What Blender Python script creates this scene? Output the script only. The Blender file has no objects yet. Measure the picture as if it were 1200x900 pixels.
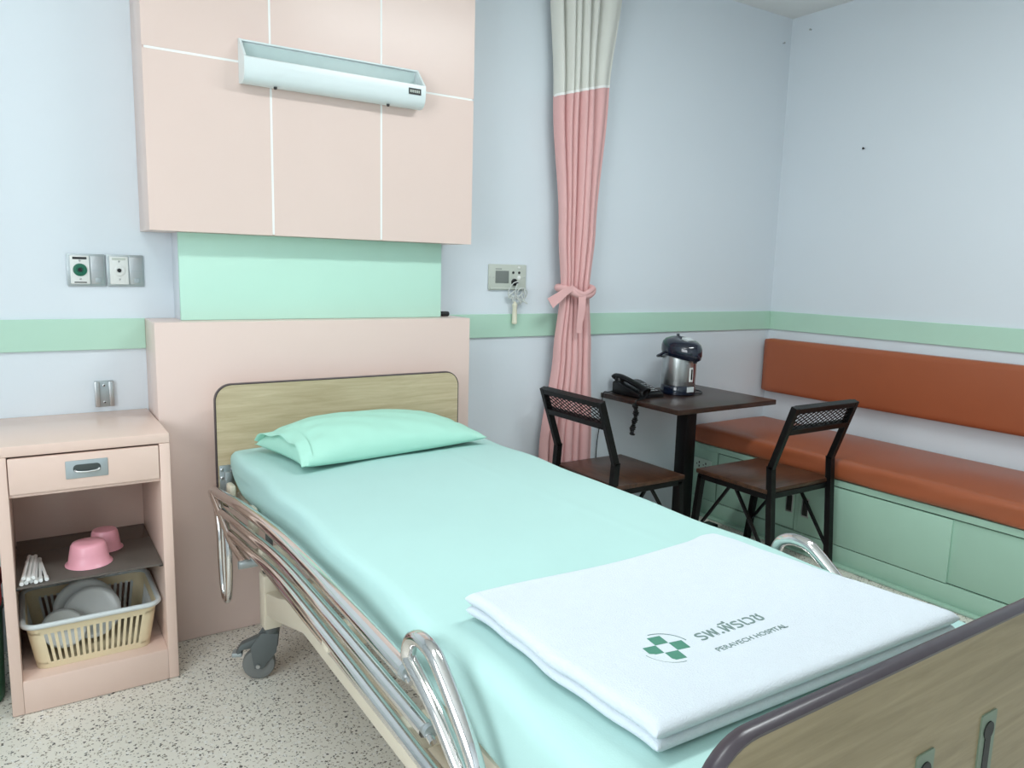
import bpy, bmesh, math, random
from mathutils import Vector, Matrix
random.seed(7)
S = bpy.context.scene
C = S.collection

def lin(c):
    c /= 255.0
    return c / 12.92 if c <= 0.04045 else ((c + 0.055) / 1.055) ** 2.4
def rgb(r, g, b): return (lin(r), lin(g), lin(b), 1.0)

# ------------------------------------------------------------------ camera
yaw, pitch, roll, FPX = map(float, (-33.1664, -8.5896, 1.4948, 886.84))
cy_, cp_, cr_ = (math.radians(v) for v in (yaw, pitch, roll))
fw = Vector((-math.sin(cy_) * math.cos(cp_), math.cos(cy_) * math.cos(cp_), math.sin(cp_)))
rt = Vector((math.cos(cy_), math.sin(cy_), 0)); upv = rt.cross(fw)
rt2 = math.cos(cr_) * rt + math.sin(cr_) * upv; up2 = -math.sin(cr_) * rt + math.cos(cr_) * upv
cam = bpy.data.cameras.new('camera'); camo = bpy.data.objects.new('camera', cam); C.objects.link(camo)
cam.sensor_width = 36; cam.lens = FPX * 36 / 1200; cam.clip_start = 0.02
m = Matrix((rt2, up2, -fw)).transposed().to_4x4(); m.translation = (-1.06495, -3.09752, 1.40)
camo.matrix_world = m
S.camera = camo

# ------------------------------------------------------------------ world, light, exposure
ROOM_X0, ROOM_X1, ROOM_Y0, ROOM_Z1 = -2.5, 2.872, -3.95, 2.905
w = bpy.data.worlds.new('World'); S.world = w; w.use_nodes = True
w.node_tree.nodes['Background'].inputs[0].default_value = (0.75, 0.87, 1.0, 1)
w.node_tree.nodes['Background'].inputs[1].default_value = 1.0
def area(name, loc, rot, sx, sy, power, col):
    l = bpy.data.lights.new(name, 'AREA'); l.shape = 'RECTANGLE'; l.size = sx; l.size_y = sy
    l.energy = power; l.color = col
    o = bpy.data.objects.new(name, l); C.objects.link(o); o.location = loc; o.rotation_euler = rot
    return o
# daylight through the window in the left wall (just outside the pane opening)
area('window_daylight', (ROOM_X0 - 0.13, -2.55, 1.65), (0, math.radians(-90), 0), 1.4, 1.7, 41, (1.0, 0.98, 0.955))
# ceiling fluorescent fixture, then an added fill lamp
area('ceiling_tube_light', (0.95, -1.85, ROOM_Z1 - 0.085), (0, 0, 0), 1.18, 0.26, 19.5, (0.93, 0.985, 1.0))
area('ceiling_tube_light', (-1.25, -1.85, ROOM_Z1 - 0.085), (0, 0, 0), 1.18, 0.26, 9, (0.93, 0.985, 1.0))  # added fill for the left floor, cabinet top and lower pink panel
vs = S.view_settings
vs.view_transform = 'Standard'; vs.look = 'None'; vs.gamma = 1; vs.use_curve_mapping = False
vs.exposure = 0.52

# ------------------------------------------------------------------ materials
def newmat(name):
    M = bpy.data.materials.new(name); M.use_nodes = True
    nt = M.node_tree; b = nt.nodes['Principled BSDF']
    return M, nt, b
def mat(name, col, rough=0.5, metal=0.0, var=0.04, scale=6.0, bump=0.0, bscale=200.0, spec=0.5, stretch=None, coat=0.0, trans=0.0):
    """principled colour with a gentle procedural tone variation and fine relief"""
    M, nt, b = newmat(name)
    tc = nt.nodes.new('ShaderNodeTexCoord')
    mp = nt.nodes.new('ShaderNodeMapping'); nt.links.new(tc.outputs['Object'], mp.inputs[0])
    if stretch: mp.inputs['Scale'].default_value = stretch
    n = nt.nodes.new('ShaderNodeTexNoise'); n.inputs['Scale'].default_value = scale; n.inputs['Detail'].default_value = 4
    nt.links.new(mp.outputs[0], n.inputs['Vector'])
    mx = nt.nodes.new('ShaderNodeMix'); mx.data_type = 'RGBA'
    nt.links.new(n.outputs['Fac'], mx.inputs[0])
    lo = tuple(max(0, c * (1 - var)) for c in col[:3]) + (1,); hi = tuple(min(1, c * (1 + var)) for c in col[:3]) + (1,)
    mx.inputs[6].default_value = lo; mx.inputs[7].default_value = hi
    nt.links.new(mx.outputs[2], b.inputs['Base Color'])
    b.inputs['Roughness'].default_value = rough; b.inputs['Metallic'].default_value = metal
    b.inputs['Specular IOR Level'].default_value = spec
    b.inputs['Coat Weight'].default_value = coat
    b.inputs['Transmission Weight'].default_value = trans
    if bump > 0:
        n2 = nt.nodes.new('ShaderNodeTexNoise'); n2.inputs['Scale'].default_value = bscale; n2.inputs['Detail'].default_value = 3
        nt.links.new(mp.outputs[0], n2.inputs['Vector'])
        bp = nt.nodes.new('ShaderNodeBump'); bp.inputs['Strength'].default_value = bump; bp.inputs['Distance'].default_value = 0.004
        nt.links.new(n2.outputs['Fac'], bp.inputs['Height']); nt.links.new(bp.outputs[0], b.inputs['Normal'])
    return M
def wood(name, c1, c2, rough, stretch, scale=3.0, spec=0.5):
    M, nt, b = newmat(name)
    tc = nt.nodes.new('ShaderNodeTexCoord'); mp = nt.nodes.new('ShaderNodeMapping')
    nt.links.new(tc.outputs['Object'], mp.inputs[0]); mp.inputs['Scale'].default_value = stretch
    n = nt.nodes.new('ShaderNodeTexNoise'); n.inputs['Scale'].default_value = scale; n.inputs['Detail'].default_value = 8; n.inputs['Roughness'].default_value = 0.65
    n.inputs['Distortion'].default_value = 0.6
    nt.links.new(mp.outputs[0], n.inputs['Vector'])
    r = nt.nodes.new('ShaderNodeValToRGB'); r.color_ramp.elements[0].position = 0.32; r.color_ramp.elements[1].position = 0.68
    r.color_ramp.elements[0].color = c1; r.color_ramp.elements[1].color = c2
    nt.links.new(n.outputs['Fac'], r.inputs[0]); nt.links.new(r.outputs[0], b.inputs['Base Color'])
    b.inputs['Roughness'].default_value = rough; b.inputs['Specular IOR Level'].default_value = spec
    return M
def terrazzo(name):
    M, nt, b = newmat(name)
    tc = nt.nodes.new('ShaderNodeTexCoord')
    base = rgb(205, 202, 192)
    prev = None
    big = nt.nodes.new('ShaderNodeTexNoise'); big.inputs['Scale'].default_value = 2.0
    nt.links.new(tc.outputs['Object'], big.inputs['Vector'])
    mx0 = nt.nodes.new('ShaderNodeMix'); mx0.data_type = 'RGBA'
    nt.links.new(big.outputs['Fac'], mx0.inputs[0]); mx0.inputs[6].default_value = rgb(228, 224, 212); mx0.inputs[7].default_value = rgb(238, 234, 224)
    prev = mx0.outputs[2]
    # chips: voronoi cells, only cells with a rare random value are coloured, shrunk by distance
    for sc, lo, hi, col, dist in ((80, .00, .12, rgb(70, 68, 64), .34), (105, .70, .84, rgb(142, 134, 120), .40), (130, .30, .40, rgb(96, 90, 82), .38),
                                  (90, .45, .58, rgb(238, 236, 230), .45), (170, .05, .22, rgb(168, 156, 138), .42), (150, .6, .70, rgb(60, 58, 56), .34)):
        v = nt.nodes.new('ShaderNodeTexVoronoi'); v.inputs['Scale'].default_value = sc; v.inputs['Randomness'].default_value = 1
        no = nt.nodes.new('ShaderNodeTexNoise'); no.inputs['Scale'].default_value = sc * 1.6
        nt.links.new(tc.outputs['Object'], no.inputs['Vector'])
        ad = nt.nodes.new('ShaderNodeMix'); ad.data_type = 'RGBA'; ad.blend_type = 'ADD'; ad.inputs[0].default_value = 0.012
        nt.links.new(tc.outputs['Object'], ad.inputs[6]); nt.links.new(no.outputs['Color'], ad.inputs[7])
        nt.links.new(ad.outputs[2], v.inputs['Vector'])
        sep = nt.nodes.new('ShaderNodeSeparateColor'); nt.links.new(v.outputs['Color'], sep.inputs[0])
        def mth(op, a, bb):
            q = nt.nodes.new('ShaderNodeMath'); q.operation = op
            if isinstance(a, (int, float)): q.inputs[0].default_value = a
            else: nt.links.new(a, q.inputs[0])
            if isinstance(bb, (int, float)): q.inputs[1].default_value = bb
            else: nt.links.new(bb, q.inputs[1])
            return q.outputs[0]
        g1 = mth('GREATER_THAN', sep.outputs[0], lo); g2 = mth('LESS_THAN', sep.outputs[0], hi)
        g3 = mth('LESS_THAN', v.outputs['Distance'], dist)
        f = mth('MULTIPLY', mth('MULTIPLY', g1, g2), g3)
        mx = nt.nodes.new('ShaderNodeMix'); mx.data_type = 'RGBA'
        nt.links.new(f, mx.inputs[0]); nt.links.new(prev, mx.inputs[6]); mx.inputs[7].default_value = col
        prev = mx.outputs[2]
    nt.links.new(prev, b.inputs['Base Color']); b.inputs['Roughness'].default_value = 0.34
    return M

WALL = mat('wall_paint', rgb(222, 230, 236), 0.42, var=0.02, scale=2.0, bump=0.05, bscale=60)
CEIL = mat('ceiling_paint', rgb(236, 238, 236), 0.6, var=0.02)
FLOOR = terrazzo('terrazzo')
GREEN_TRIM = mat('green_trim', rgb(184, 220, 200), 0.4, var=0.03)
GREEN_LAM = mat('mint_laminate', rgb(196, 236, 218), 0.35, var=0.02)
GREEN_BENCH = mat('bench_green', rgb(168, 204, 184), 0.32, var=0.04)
PINK = mat('pink_laminate', rgb(231, 207, 197), 0.3, var=0.02, scale=3)
PINK_CAB = mat('pink_paint', rgb(232, 204, 190), 0.26, var=0.04, scale=5, bump=0.03, bscale=90)
JOINT = mat('white_joint', rgb(246, 245, 242), 0.5)
LAMP_W = mat('lamp_white', rgb(226, 236, 236), 0.3)
LAMP_IN = mat('lamp_inner', rgb(186, 206, 204), 0.4, var=0.05, scale=20)
DARK = mat('dark_plastic', rgb(24, 24, 26), 0.4)
BLACK_STEEL = mat('black_steel', rgb(8, 8, 9), 0.42, var=0.15, spec=0.3, scale=30)
STEEL = mat('brushed_steel', rgb(190, 192, 192), 0.32, 1.0, var=0.05, scale=30)
ZINC = mat('zinc_plate', rgb(176, 184, 186), 0.38, 0.7, var=0.08, scale=40)
CHROME = mat('chrome', rgb(225, 222, 220), 0.09, 1.0, var=0.01)
WHITE_P = mat('white_plastic', rgb(232, 234, 230), 0.4)
GREY_P = mat('grey_plastic', rgb(196, 202, 192), 0.45)
GREY_D = mat('grey_grille', rgb(128, 134, 130), 0.6)
GREEN_D = mat('green_socket', rgb(22, 104, 78), 0.35)
CREAM = mat('cream_paint', rgb(222, 212, 192), 0.35, var=0.03)
SHEET = mat('mint_sheet', rgb(178, 214, 209), 0.7, var=0.02, bump=0.08, bscale=300, spec=0.25)
PILLOW = mat('mint_pillowcase', rgb(174, 224, 206), 0.65, var=0.02, bump=0.08, bscale=300, spec=0.25)
TOWEL = mat('white_terry', rgb(212, 220, 227), 0.95, var=0.02, scale=40, bump=0.5, bscale=420, spec=0.1)
INK = mat('green_ink', rgb(74, 132, 112), 0.9, var=0.1, scale=300)
INK_G = mat('grey_green_ink', rgb(112, 134, 130), 0.9, var=0.15, scale=400)
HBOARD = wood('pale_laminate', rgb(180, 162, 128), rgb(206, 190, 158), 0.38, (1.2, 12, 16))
FBOARD = wood('shaded_laminate', rgb(140, 124, 92), rgb(168, 150, 116), 0.38, (1.2, 12, 16))  # same laminate as the headboard, with the footboard's shade in its colour
EDGE = mat('dark_edge_band', rgb(62, 54, 60), 0.28, var=0.05)
WALNUT = wood('dark_walnut', rgb(34, 22, 18), rgb(66, 44, 34), 0.3, (3, 14, 14))
SEATW = wood('seat_wood', rgb(52, 33, 23), rgb(90, 60, 42), 0.3, (3, 14, 14))
VINYL = mat('brown_vinyl', rgb(162, 88, 56), 0.36, var=0.06, scale=4, bump=0.12, bscale=260)
CURT = mat('pink_curtain', rgb(228, 180, 178), 0.8, var=0.03, bump=0.06, bscale=300, spec=0.2)
CURT_TOP = mat('white_curtain_mesh', rgb(222, 222, 214), 0.85, var=0.03, spec=0.2)
NAVY = mat('navy_plastic', rgb(18, 26, 44), 0.14, coat=0.6)
PHONE = mat('phone_black', rgb(11, 12, 14), 0.3, spec=0.35)
KEYS = mat('phone_keys', rgb(150, 152, 154), 0.4)
BOWLP = mat('pink_plastic', rgb(240, 170, 184), 0.3)
PLATE = mat('white_melamine', rgb(226, 230, 228), 0.28)
BASKET = mat('cream_plastic', rgb(234, 218, 182), 0.4, var=0.06, scale=14)
RIM = mat('pale_grey_plastic', rgb(214, 220, 220), 0.35)
RUBBER = mat('caster_grey', rgb(92, 98, 98), 0.45)
TYRE = mat('tyre_grey', rgb(120, 122, 120), 0.6)
RED = mat('red_cloth', rgb(150, 44, 44), 0.8, bump=0.2, bscale=120)
GREENB = mat('green_plastic_tub', rgb(44, 108, 80), 0.35)
FRAME_W = mat('white_frame', rgb(235, 236, 234), 0.4)
def glass(name, col, rough=0.02, mixf=0.35):
    M, nt, b = newmat(name)
    b.inputs['Base Color'].default_value = col; b.inputs['Roughness'].default_value = rough
    tr = nt.nodes.new('ShaderNodeBsdfTransparent'); tr.inputs[0].default_value = col
    mx = nt.nodes.new('ShaderNodeMixShader'); mx.inputs[0].default_value = mixf
    nt.links.new(tr.outputs[0], mx.inputs[1]); nt.links.new(b.outputs[0], mx.inputs[2])
    nt.links.new(mx.outputs[0], nt.nodes['Material Output'].inputs[0])
    return M
SMOKE = glass('smoked_glass', rgb(150, 142, 134), 0.04, 0.45)
PANE = glass('window_glass', (0.95, 0.98, 1, 1), 0.02, 0.08)
def emis(name, col, s):
    M, nt, b = newmat(name); b.inputs['Emission Color'].default_value = col; b.inputs['Emission Strength'].default_value = s
    b.inputs['Base Color'].default_value = col
    return M
TUBE_M = emis('fluorescent_tube', (0.93, 1.0, 0.98, 1), 4.0)

# ------------------------------------------------------------------ mesh helpers
def merge(dst, src):
    me = bpy.data.meshes.new('tmp'); src.to_mesh(me); dst.from_mesh(me); bpy.data.meshes.remove(me); src.free(); return dst
def box(x0, x1, y0, y1, z0, z1, bev=0.0, seg=2, into=None):
    b = bmesh.new(); bmesh.ops.create_cube(b, size=1)
    for v in b.verts:
        v.co = Vector(((x0 + x1) / 2 + v.co.x * abs(x1 - x0), (y0 + y1) / 2 + v.co.y * abs(y1 - y0), (z0 + z1) / 2 + v.co.z * abs(z1 - z0)))
    if bev > 0: bmesh.ops.bevel(b, geom=list(b.edges), offset=bev, segments=seg, profile=0.5, affect='EDGES')
    return merge(into, b) if into is not None else b
def catmull(P, n=8, closed=False):
    P = [Vector(p) for p in P]; out = []; N = len(P)
    for i in range(N if closed else N - 1):
        p0 = P[(i - 1) % N] if closed or i > 0 else P[0]; p1 = P[i]; p2 = P[(i + 1) % N]
        p3 = P[(i + 2) % N] if closed or i + 2 < N else P[-1]
        for k in range(n):
            t = k / n
            out.append(0.5 * ((2 * p1) + (p2 - p0) * t + (2 * p0 - 5 * p1 + 4 * p2 - p3) * t * t + (3 * p1 - p0 - 3 * p2 + p3) * t ** 3))
    if not closed: out.append(P[-1])
    return out
def tube(P, r, seg=10, closed=False, into=None, rad=None, square=False):
    P = [Vector(p) for p in P]; N = len(P); b = bmesh.new(); rings = []
    if square: seg = 4
    T = []
    for i in range(N):
        a = P[(i - 1) % N] if closed or i > 0 else P[i]; c = P[(i + 1) % N] if closed or i < N - 1 else P[i]
        T.append((c - a).normalized())
    ref = Vector((0, 0, 1)) if abs(T[0].z) < 0.9 else Vector((0, 1, 0))
    u = T[0].cross(ref).normalized()
    for i in range(N):
        u = (u - T[i] * u.dot(T[i])).normalized(); v = T[i].cross(u); rr = rad[i] if rad else r
        ring = []
        for k in range(seg):
            a = 2 * math.pi * (k + 0.5) / seg
            ring.append(b.verts.new(P[i] + (u * math.cos(a) + v * math.sin(a)) * rr * (1.41421 if square else 1)))
        rings.append(ring)
    for i in range(N if closed else N - 1):
        A, B = rings[i], rings[(i + 1) % N]
        for k in range(seg): b.faces.new((A[k], A[(k + 1) % seg], B[(k + 1) % seg], B[k]))
    if not closed: b.faces.new(rings[0][::-1]); b.faces.new(rings[-1])
    bmesh.ops.recalc_face_normals(b, faces=b.faces)
    return merge(into, b) if into is not None else b
def bar(p, q, wx, wy, into=None, bev=0.0, axis=None):
    """rectangular bar from p to q; wx across 'axis' direction, wy the other"""
    p, q = Vector(p), Vector(q); t = (q - p).normalized()
    a = Vector(axis) if axis else (Vector((1, 0, 0)) if abs(t.x) < 0.9 else Vector((0, 1, 0)))
    u = (a - t * a.dot(t)).normalized(); v = t.cross(u); L = (q - p).length
    b = bmesh.new(); bmesh.ops.create_cube(b, size=1)
    for vv in b.verts:
        c = vv.co.copy(); vv.co = (p + q) / 2 + u * c.x * wx + v * c.y * wy + t * c.z * L
    if bev > 0: bmesh.ops.bevel(b, geom=list(b.edges), offset=bev, segments=1, affect='EDGES')
    return merge(into, b) if into is not None else b
def lathe(prof, c=(0, 0, 0), seg=32, axis='z', into=None):
    b = bmesh.new(); rings = []; c = Vector(c)
    def P(r, h, a):
        if axis == 'z': return c + Vector((r * math.cos(a), r * math.sin(a), h))
        if axis == 'y': return c + Vector((r * math.cos(a), h, r * math.sin(a)))
        return c + Vector((h, r * math.cos(a), r * math.sin(a)))
    for r, h in prof:
        rings.append([b.verts.new(P(max(r, 1e-4), h, 2 * math.pi * k / seg)) for k in range(seg)])
    for A, B in zip(rings, rings[1:]):
        for k in range(seg): b.faces.new((A[k], A[(k + 1) % seg], B[(k + 1) % seg], B[k]))
    if prof[0][0] > 1e-3: b.faces.new(rings[0][::-1])
    if prof[-1][0] > 1e-3: b.faces.new(rings[-1])
    bmesh.ops.remove_doubles(b, verts=b.verts, dist=1e-5)
    bmesh.ops.recalc_face_normals(b, faces=b.faces)
    return merge(into, b) if into is not None else b
def prism(poly, a0, a1, axis='y', bev=0.0, seg=2, into=None):
    """extrude a 2-D outline; axis x: poly=(y,z), y: poly=(x,z), z: poly=(x,y)"""
    def P(p, a): return {'x': (a, p[0], p[1]), 'y': (p[0], a, p[1]), 'z': (p[0], p[1], a)}[axis]
    b = bmesh.new()
    A = [b.verts.new(P(p, a0)) for p in poly]; B = [b.verts.new(P(p, a1)) for p in poly]; n = len(poly)
    f1 = b.faces.new(A[::-1]); f2 = b.faces.new(B)
    for k in range(n): b.faces.new((A[k], A[(k + 1) % n], B[(k + 1) % n], B[k]))
    bmesh.ops.recalc_face_normals(b, faces=b.faces)
    if bev > 0:
        ed = [e for e in b.edges if (e.verts[0] in A) == (e.verts[1] in A)]
        bmesh.ops.bevel(b, geom=ed, offset=bev, segments=seg, profile=0.5, affect='EDGES')
    return merge(into, b) if into is not None else b
def rrect(x0, x1, y0, y1, r, n=6, corners=(1, 1, 1, 1)):
    out = []
    for (cx, cy, a0), on in zip(((x1 - r, y1 - r, 0), (x0 + r, y1 - r, 90), (x0 + r, y0 + r, 180), (x1 - r, y0 + r, 270)), corners):
        if on:
            for k in range(n + 1):
                a = math.radians(a0 + 90 * k / n); out.append((cx + r * math.cos(a), cy + r * math.sin(a)))
        else:
            sx = 1 if a0 in (0, 270) else -1; sy = 1 if a0 in (0, 90) else -1
            out.append((cx + sx * r, cy + sy * r))
    return out
def wloc(o):
    v = Vector((0, 0, 0))
    while o is not None: v += o.location; o = o.parent
    return v
def obj(name, bm, m_, parent=None, loc=None, smooth=35):
    """link one mesh object; vertices are given in world space (or local when the parent sits at the origin)"""
    me = bpy.data.meshes.new(name)
    org = wloc(parent) if parent is not None else Vector(loc if loc else (0, 0, 0))
    if org.length > 0: bmesh.ops.translate(bm, verts=bm.verts, vec=-org)
    bm.to_mesh(me); bm.free()
    if smooth:
        for p in me.polygons: p.use_smooth = True
        me.set_sharp_from_angle(angle=math.radians(smooth))
    me.materials.append(m_)
    o = bpy.data.objects.new(name, me); C.objects.link(o)
    if parent is not None: o.parent = parent
    elif loc: o.location = loc
    return o
def tag(o, label, cat, group=None):
    o['label'] = label; o['category'] = cat
    if group: o['group'] = group
    return o
def thing(name, label, cat, loc, group=None):
    o = bpy.data.objects.new(name, None); C.objects.link(o); o.location = loc; o.empty_display_size = 0.1
    return tag(o, label, cat, group)
def struct(name, bm, m_, parent=None, smooth=None):
    o = obj(name, bm, m_, parent, smooth=smooth)
    if parent is None: o['kind'] = 'structure'
    return o
def screw(parent, x, y, z, r=0.004, axis='y', d=-1, m_=None):
    pr = [(r, 0), (r, 0.0015), (r * 0.6, 0.0026), (0.0005, 0.003)]
    bm = lathe([(a, h * d) for a, h in pr], (x, y, z), 10, axis)
    return obj('screw', bm, m_ or STEEL, parent)

# ================================================================== ROOM
T = 0.12
struct('floor', box(ROOM_X0 - T, ROOM_X1 + T, ROOM_Y0 - T, T, -0.1, 0), FLOOR)
struct('ceiling', box(ROOM_X0 - T, ROOM_X1 + T, ROOM_Y0 - T, T, ROOM_Z1, ROOM_Z1 + 0.1), CEIL)
struct('wall_back', box(ROOM_X0 - T, ROOM_X1 + T, 0, T, 0, ROOM_Z1), WALL)
struct('wall_right', box(ROOM_X1, ROOM_X1 + T, ROOM_Y0, 0, 0, ROOM_Z1), WALL)
struct('wall_front', box(ROOM_X0 - T, ROOM_X1 + T, ROOM_Y0 - T, ROOM_Y0, 0, ROOM_Z1), WALL)
WA0, WA1, WZ0, WZ1 = -3.40, -1.70, 0.95, 2.35
bm = box(ROOM_X0 - T, ROOM_X0, ROOM_Y0, WA0, 0, ROOM_Z1); box(ROOM_X0 - T, ROOM_X0, WA1, 0, 0, ROOM_Z1, into=bm)
box(ROOM_X0 - T, ROOM_X0, WA0, WA1, 0, WZ0, into=bm); box(ROOM_X0 - T, ROOM_X0, WA0, WA1, WZ1, ROOM_Z1, into=bm)
struct('wall_left', bm, WALL)
bm = bmesh.new(); wm = (WA0 + WA1) / 2
for a in (WA0, wm - .02, WA1 - .04): box(ROOM_X0 - .08, ROOM_X0 - .03, a, a + .04, WZ0, WZ1, .004, into=bm)
for a in (WZ0, WZ1 - .04): box(ROOM_X0 - .078, ROOM_X0 - .032, WA0, WA1, a, a + .04, .004, into=bm)
win = struct('window_1', bm, FRAME_W)
for a, b_ in ((WA0 + .04, wm - .02), (wm + .02, WA1 - .04)):
    obj('pane', box(ROOM_X0 - .058, ROOM_X0 - .053, a, b_, WZ0 + .04, WZ1 - .04), PANE, win)
# chair rail in mint green, 12 mm proud
ZR0, ZR1 = 1.076, 1.187
struct('trim_1', box(ROOM_X0, -0.676, -0.012, 0, ZR0, ZR1, .002), GREEN_TRIM)
struct('trim_2', box(0.58, ROOM_X1, -0.012, 0, ZR0, ZR1, .002), GREEN_TRIM)
struct('trim_3', box(ROOM_X1 - 0.012, ROOM_X1, ROOM_Y0, -0.012, ZR0, ZR1, .002), GREEN_TRIM)
# ceiling light fixtures; the window-side one is added as fill
for k, xx0 in enumerate((0.95, -1.25)):
    yy = -1.85
    r = thing('ceiling_light', ('white twin-tube fluorescent ceiling fitting between the bed and the bench', 'added twin-tube ceiling fill light on the window side of the bed')[k],
              'ceiling light', (xx0, yy, ROOM_Z1 - .07), 'ceiling fluorescent fittings')
    obj('housing', box(xx0 - .63, xx0 + .63, yy - .15, yy + .15, ROOM_Z1 - .05, ROOM_Z1 - .002, .006), FRAME_W, r)
    for dy in (-.07, .07):
        obj('tube', tube([(xx0 - .58, yy + dy, ROOM_Z1 - .068), (xx0 + .58, yy + dy, ROOM_Z1 - .068)], .013, 12), TUBE_M, r)
        for xx in (xx0 - .6, xx0 + .6): obj('tube_holder', box(xx - .015, xx + .015, yy + dy - .018, yy + dy + .018, ROOM_Z1 - .085, ROOM_Z1 - .048, .004), FRAME_W, r)

# small nails left in the walls
for nm, p, ax, dd_ in (('small steel nail in the back wall near the ceiling corner', (2.80, 0, 2.757), 'y', -1), ('small steel nail high on the right wall near the corner', (ROOM_X1, -.136, 2.813), 'x', -1), ('small dark nail alone in the middle of the right wall', (ROOM_X1, -.538, 2.105), 'x', -1)):
    n_ = obj('wall_nail', lathe([(.0028, dd_ * .0003), (.0028, dd_ * .012), (.006, dd_ * .0125), (.006, dd_ * .0145), (.0004, dd_ * .015)], p, 10, ax), STEEL if 'steel' in nm else DARK, None, loc=p)
    tag(n_, nm, 'nail', 'nails in the walls')

# ================================================================== HEAD WALL UNIT
hw = thing('bed_head_unit', 'pink and mint boxed wall unit behind the bed headboard', 'wall unit', (-.05, -.12, 0))
obj('lower_box', box(-.676, .58, -.234, -.001, 0.001, 1.187, .003), PINK, hw)
mb = obj('middle_box', box(-.572, .478, -.13, -.001, 1.187, 1.502, .001), WALL, hw)
obj('mint_panel', box(-.574, .48, -.150, -.130, 1.188, 1.5015, .001), GREEN_LAM, mb)
UB0, UB1 = 1.501, 2.70
ub = obj('upper_box', box(-.677, .568, -.243, -.001, UB0 + .001, UB1, .001), PINK, hw)
obj('joint_backing', box(-.672, .563, -.2494, -.243, UB0 + .004, UB1 - .004), JOINT, ub)
xs = (-.679, -.264, .159, .570); zs = (UB0, 2.09, UB1)
for i in range(3):
    for j in range(2):
        g = .0036
        x0 = xs[i] + (g if i else 0); x1 = xs[i + 1] - (g if i < 2 else 0); z0 = zs[j] + (g if j else 0); z1 = zs[j + 1] - (0 if j else g)
        obj('panel', box(x0, x1, -.25, -.2455, z0, z1, .0008, 1), PINK, ub)

# over-bed lamp: open-topped trough
lm = thing('wall_lamp', 'white trough-shaped over-bed lamp on the pink wall panels', 'wall lamp', (-.03, -.25, 2.02))
LX0, LX1 = -.37, .305
obj('back_plate', box(LX0, LX1, -.257, -.2505, 2.03, 2.163, .001), LAMP_W, lm)
obj('reflector', box(LX0 + .012, LX1 - .012, -.262, -.257, 2.05, 2.152, .001), LAMP_IN, lm)
prof = [(-.256, 2.018), (-.275, 2.012), (-.298, 2.012), (-.315, 2.02), (-.326, 2.034), (-.331, 2.052), (-.332, 2.075), (-.330, 2.092)]
inner = [(y + .006, z + .004) for y, z in prof[::-1]]
inner[-1] = (-.256, 2.026)
obj('front_cover', prism(prof + inner, LX0 + .004, LX1 - .004, 'x'), LAMP_W, lm)
endp = [(-.2505, 2.018), (-.275, 2.0115), (-.298, 2.0115), (-.3155, 2.0195), (-.3265, 2.0335), (-.3315, 2.052), (-.3325, 2.075), (-.3305, 2.093), (-.262, 2.165), (-.2505, 2.165)]
for a in (LX0 - .004, LX1 - .004): obj('end_cap', prism(endp, a, a + .008, 'x'), LAMP_W, lm)
obj('top_rim', box(LX0, LX1, -.266, -.2565, 2.157, 2.163, .001), LAMP_W, lm)
st = obj('maker_sticker', box(.236, .288, -.3335, -.3318, 2.055, 2.078), DARK, lm)
for k in range(7): obj('printed_mark', box(.242 + k * .006, .2455 + k * .006, -.3338, -.3334, 2.062, 2.072), GREY_P, st)
for xx in (-.262, .165): obj('screw', lathe([(.006, 0), (.006, -.006), (.003, -.008), (.0004, -.008)], (xx, -.30, 2.012), 10, 'z'), DARK, lm)

# ================================================================== MEDICAL GAS OUTLETS
def gas_outlet(x0, x1, green):
    r = thing('gas_outlet', 'steel medical gas outlet with a green round socket' if green else 'steel medical gas outlet with a white round socket',
              'gas outlet', ((x0 + x1) / 2, 0, 1.30), 'wall gas outlets')
    z0, z1 = 1.303, 1.416
    obj('wall_plate', box(x0, x1, -.008, -.0005, z0, z1, .003), ZINC, r)
    obj('recess_cover', box(x0 + .074, x1 - .006, -.0115, -.008, z0 + .008, z1 - .008, .001), STEEL, r)
    obj('latch', box(x1 - .034, x1 - .015, -.0145, -.0115, z0 + .012, z0 + .03, .001), ZINC, r)
    obj('latch_line', box(x0 + .075, x1 - .008, -.012, -.0114, z0 + .055, z0 + .0565), ZINC, r)
    f = obj('face_plate', box(x0 + .010, x0 + .070, -.018, -.008, z0 + .008, z1 - .006, .003), WHITE_P, r)
    cx, cz = x0 + .040, (z0 + z1) / 2 + .001
    R_ = .022 if green else .019
    obj('socket', lathe([(R_, -.018), (R_, -.021), (R_ * .8, -.0225), (R_ * .45, -.0225), (R_ * .42, -.020), (.0005, -.020)], (cx, 0, cz), 28, 'y'), GREEN_D if green else WHITE_P, r)
    obj('socket_hole', lathe([(.0068, -.0205), (.0068, -.0228), (.0005, -.0228)], (cx, 0, cz), 16, 'y'), DARK, r)
    for dz in (-.032, .032): screw(r, cx, -.018, cz + dz, .0035)
    obj('name_strip', box(cx - .022, cx + .022, -.0187, -.018, z1 - .019, z1 - .011), DARK if green else GREY_P, r)
    if green: obj('lower_strip', box(cx - .019, cx + .019, -.0187, -.018, z0 + .012, z0 + .0155), DARK, r)
gas_outlet(-.916, -.796, True); gas_outlet(-.793, -.671, False)
# slide-on equipment bracket
r = thing('wall_bracket', 'small steel slide-on bracket screwed to wall above bedside cabinet', 'bracket', (-.82, 0, .865))
obj('back_plate', box(-.852, -.790, -.004, -.0005, .866, .962, .001), ZINC, r)
for a in (-.852, -.806):
    obj('side_rail', box(a, a + .016, -.018, -.004, .868, .960, .003), STEEL, r)
for z in (.882, .944): screw(r, -.8205, -.004, z, .005)
screw(r, -.8205, -.0055, .882, .003, m_=DARK); screw(r, -.8205, -.0055, .944, .003, m_=DARK)

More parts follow.
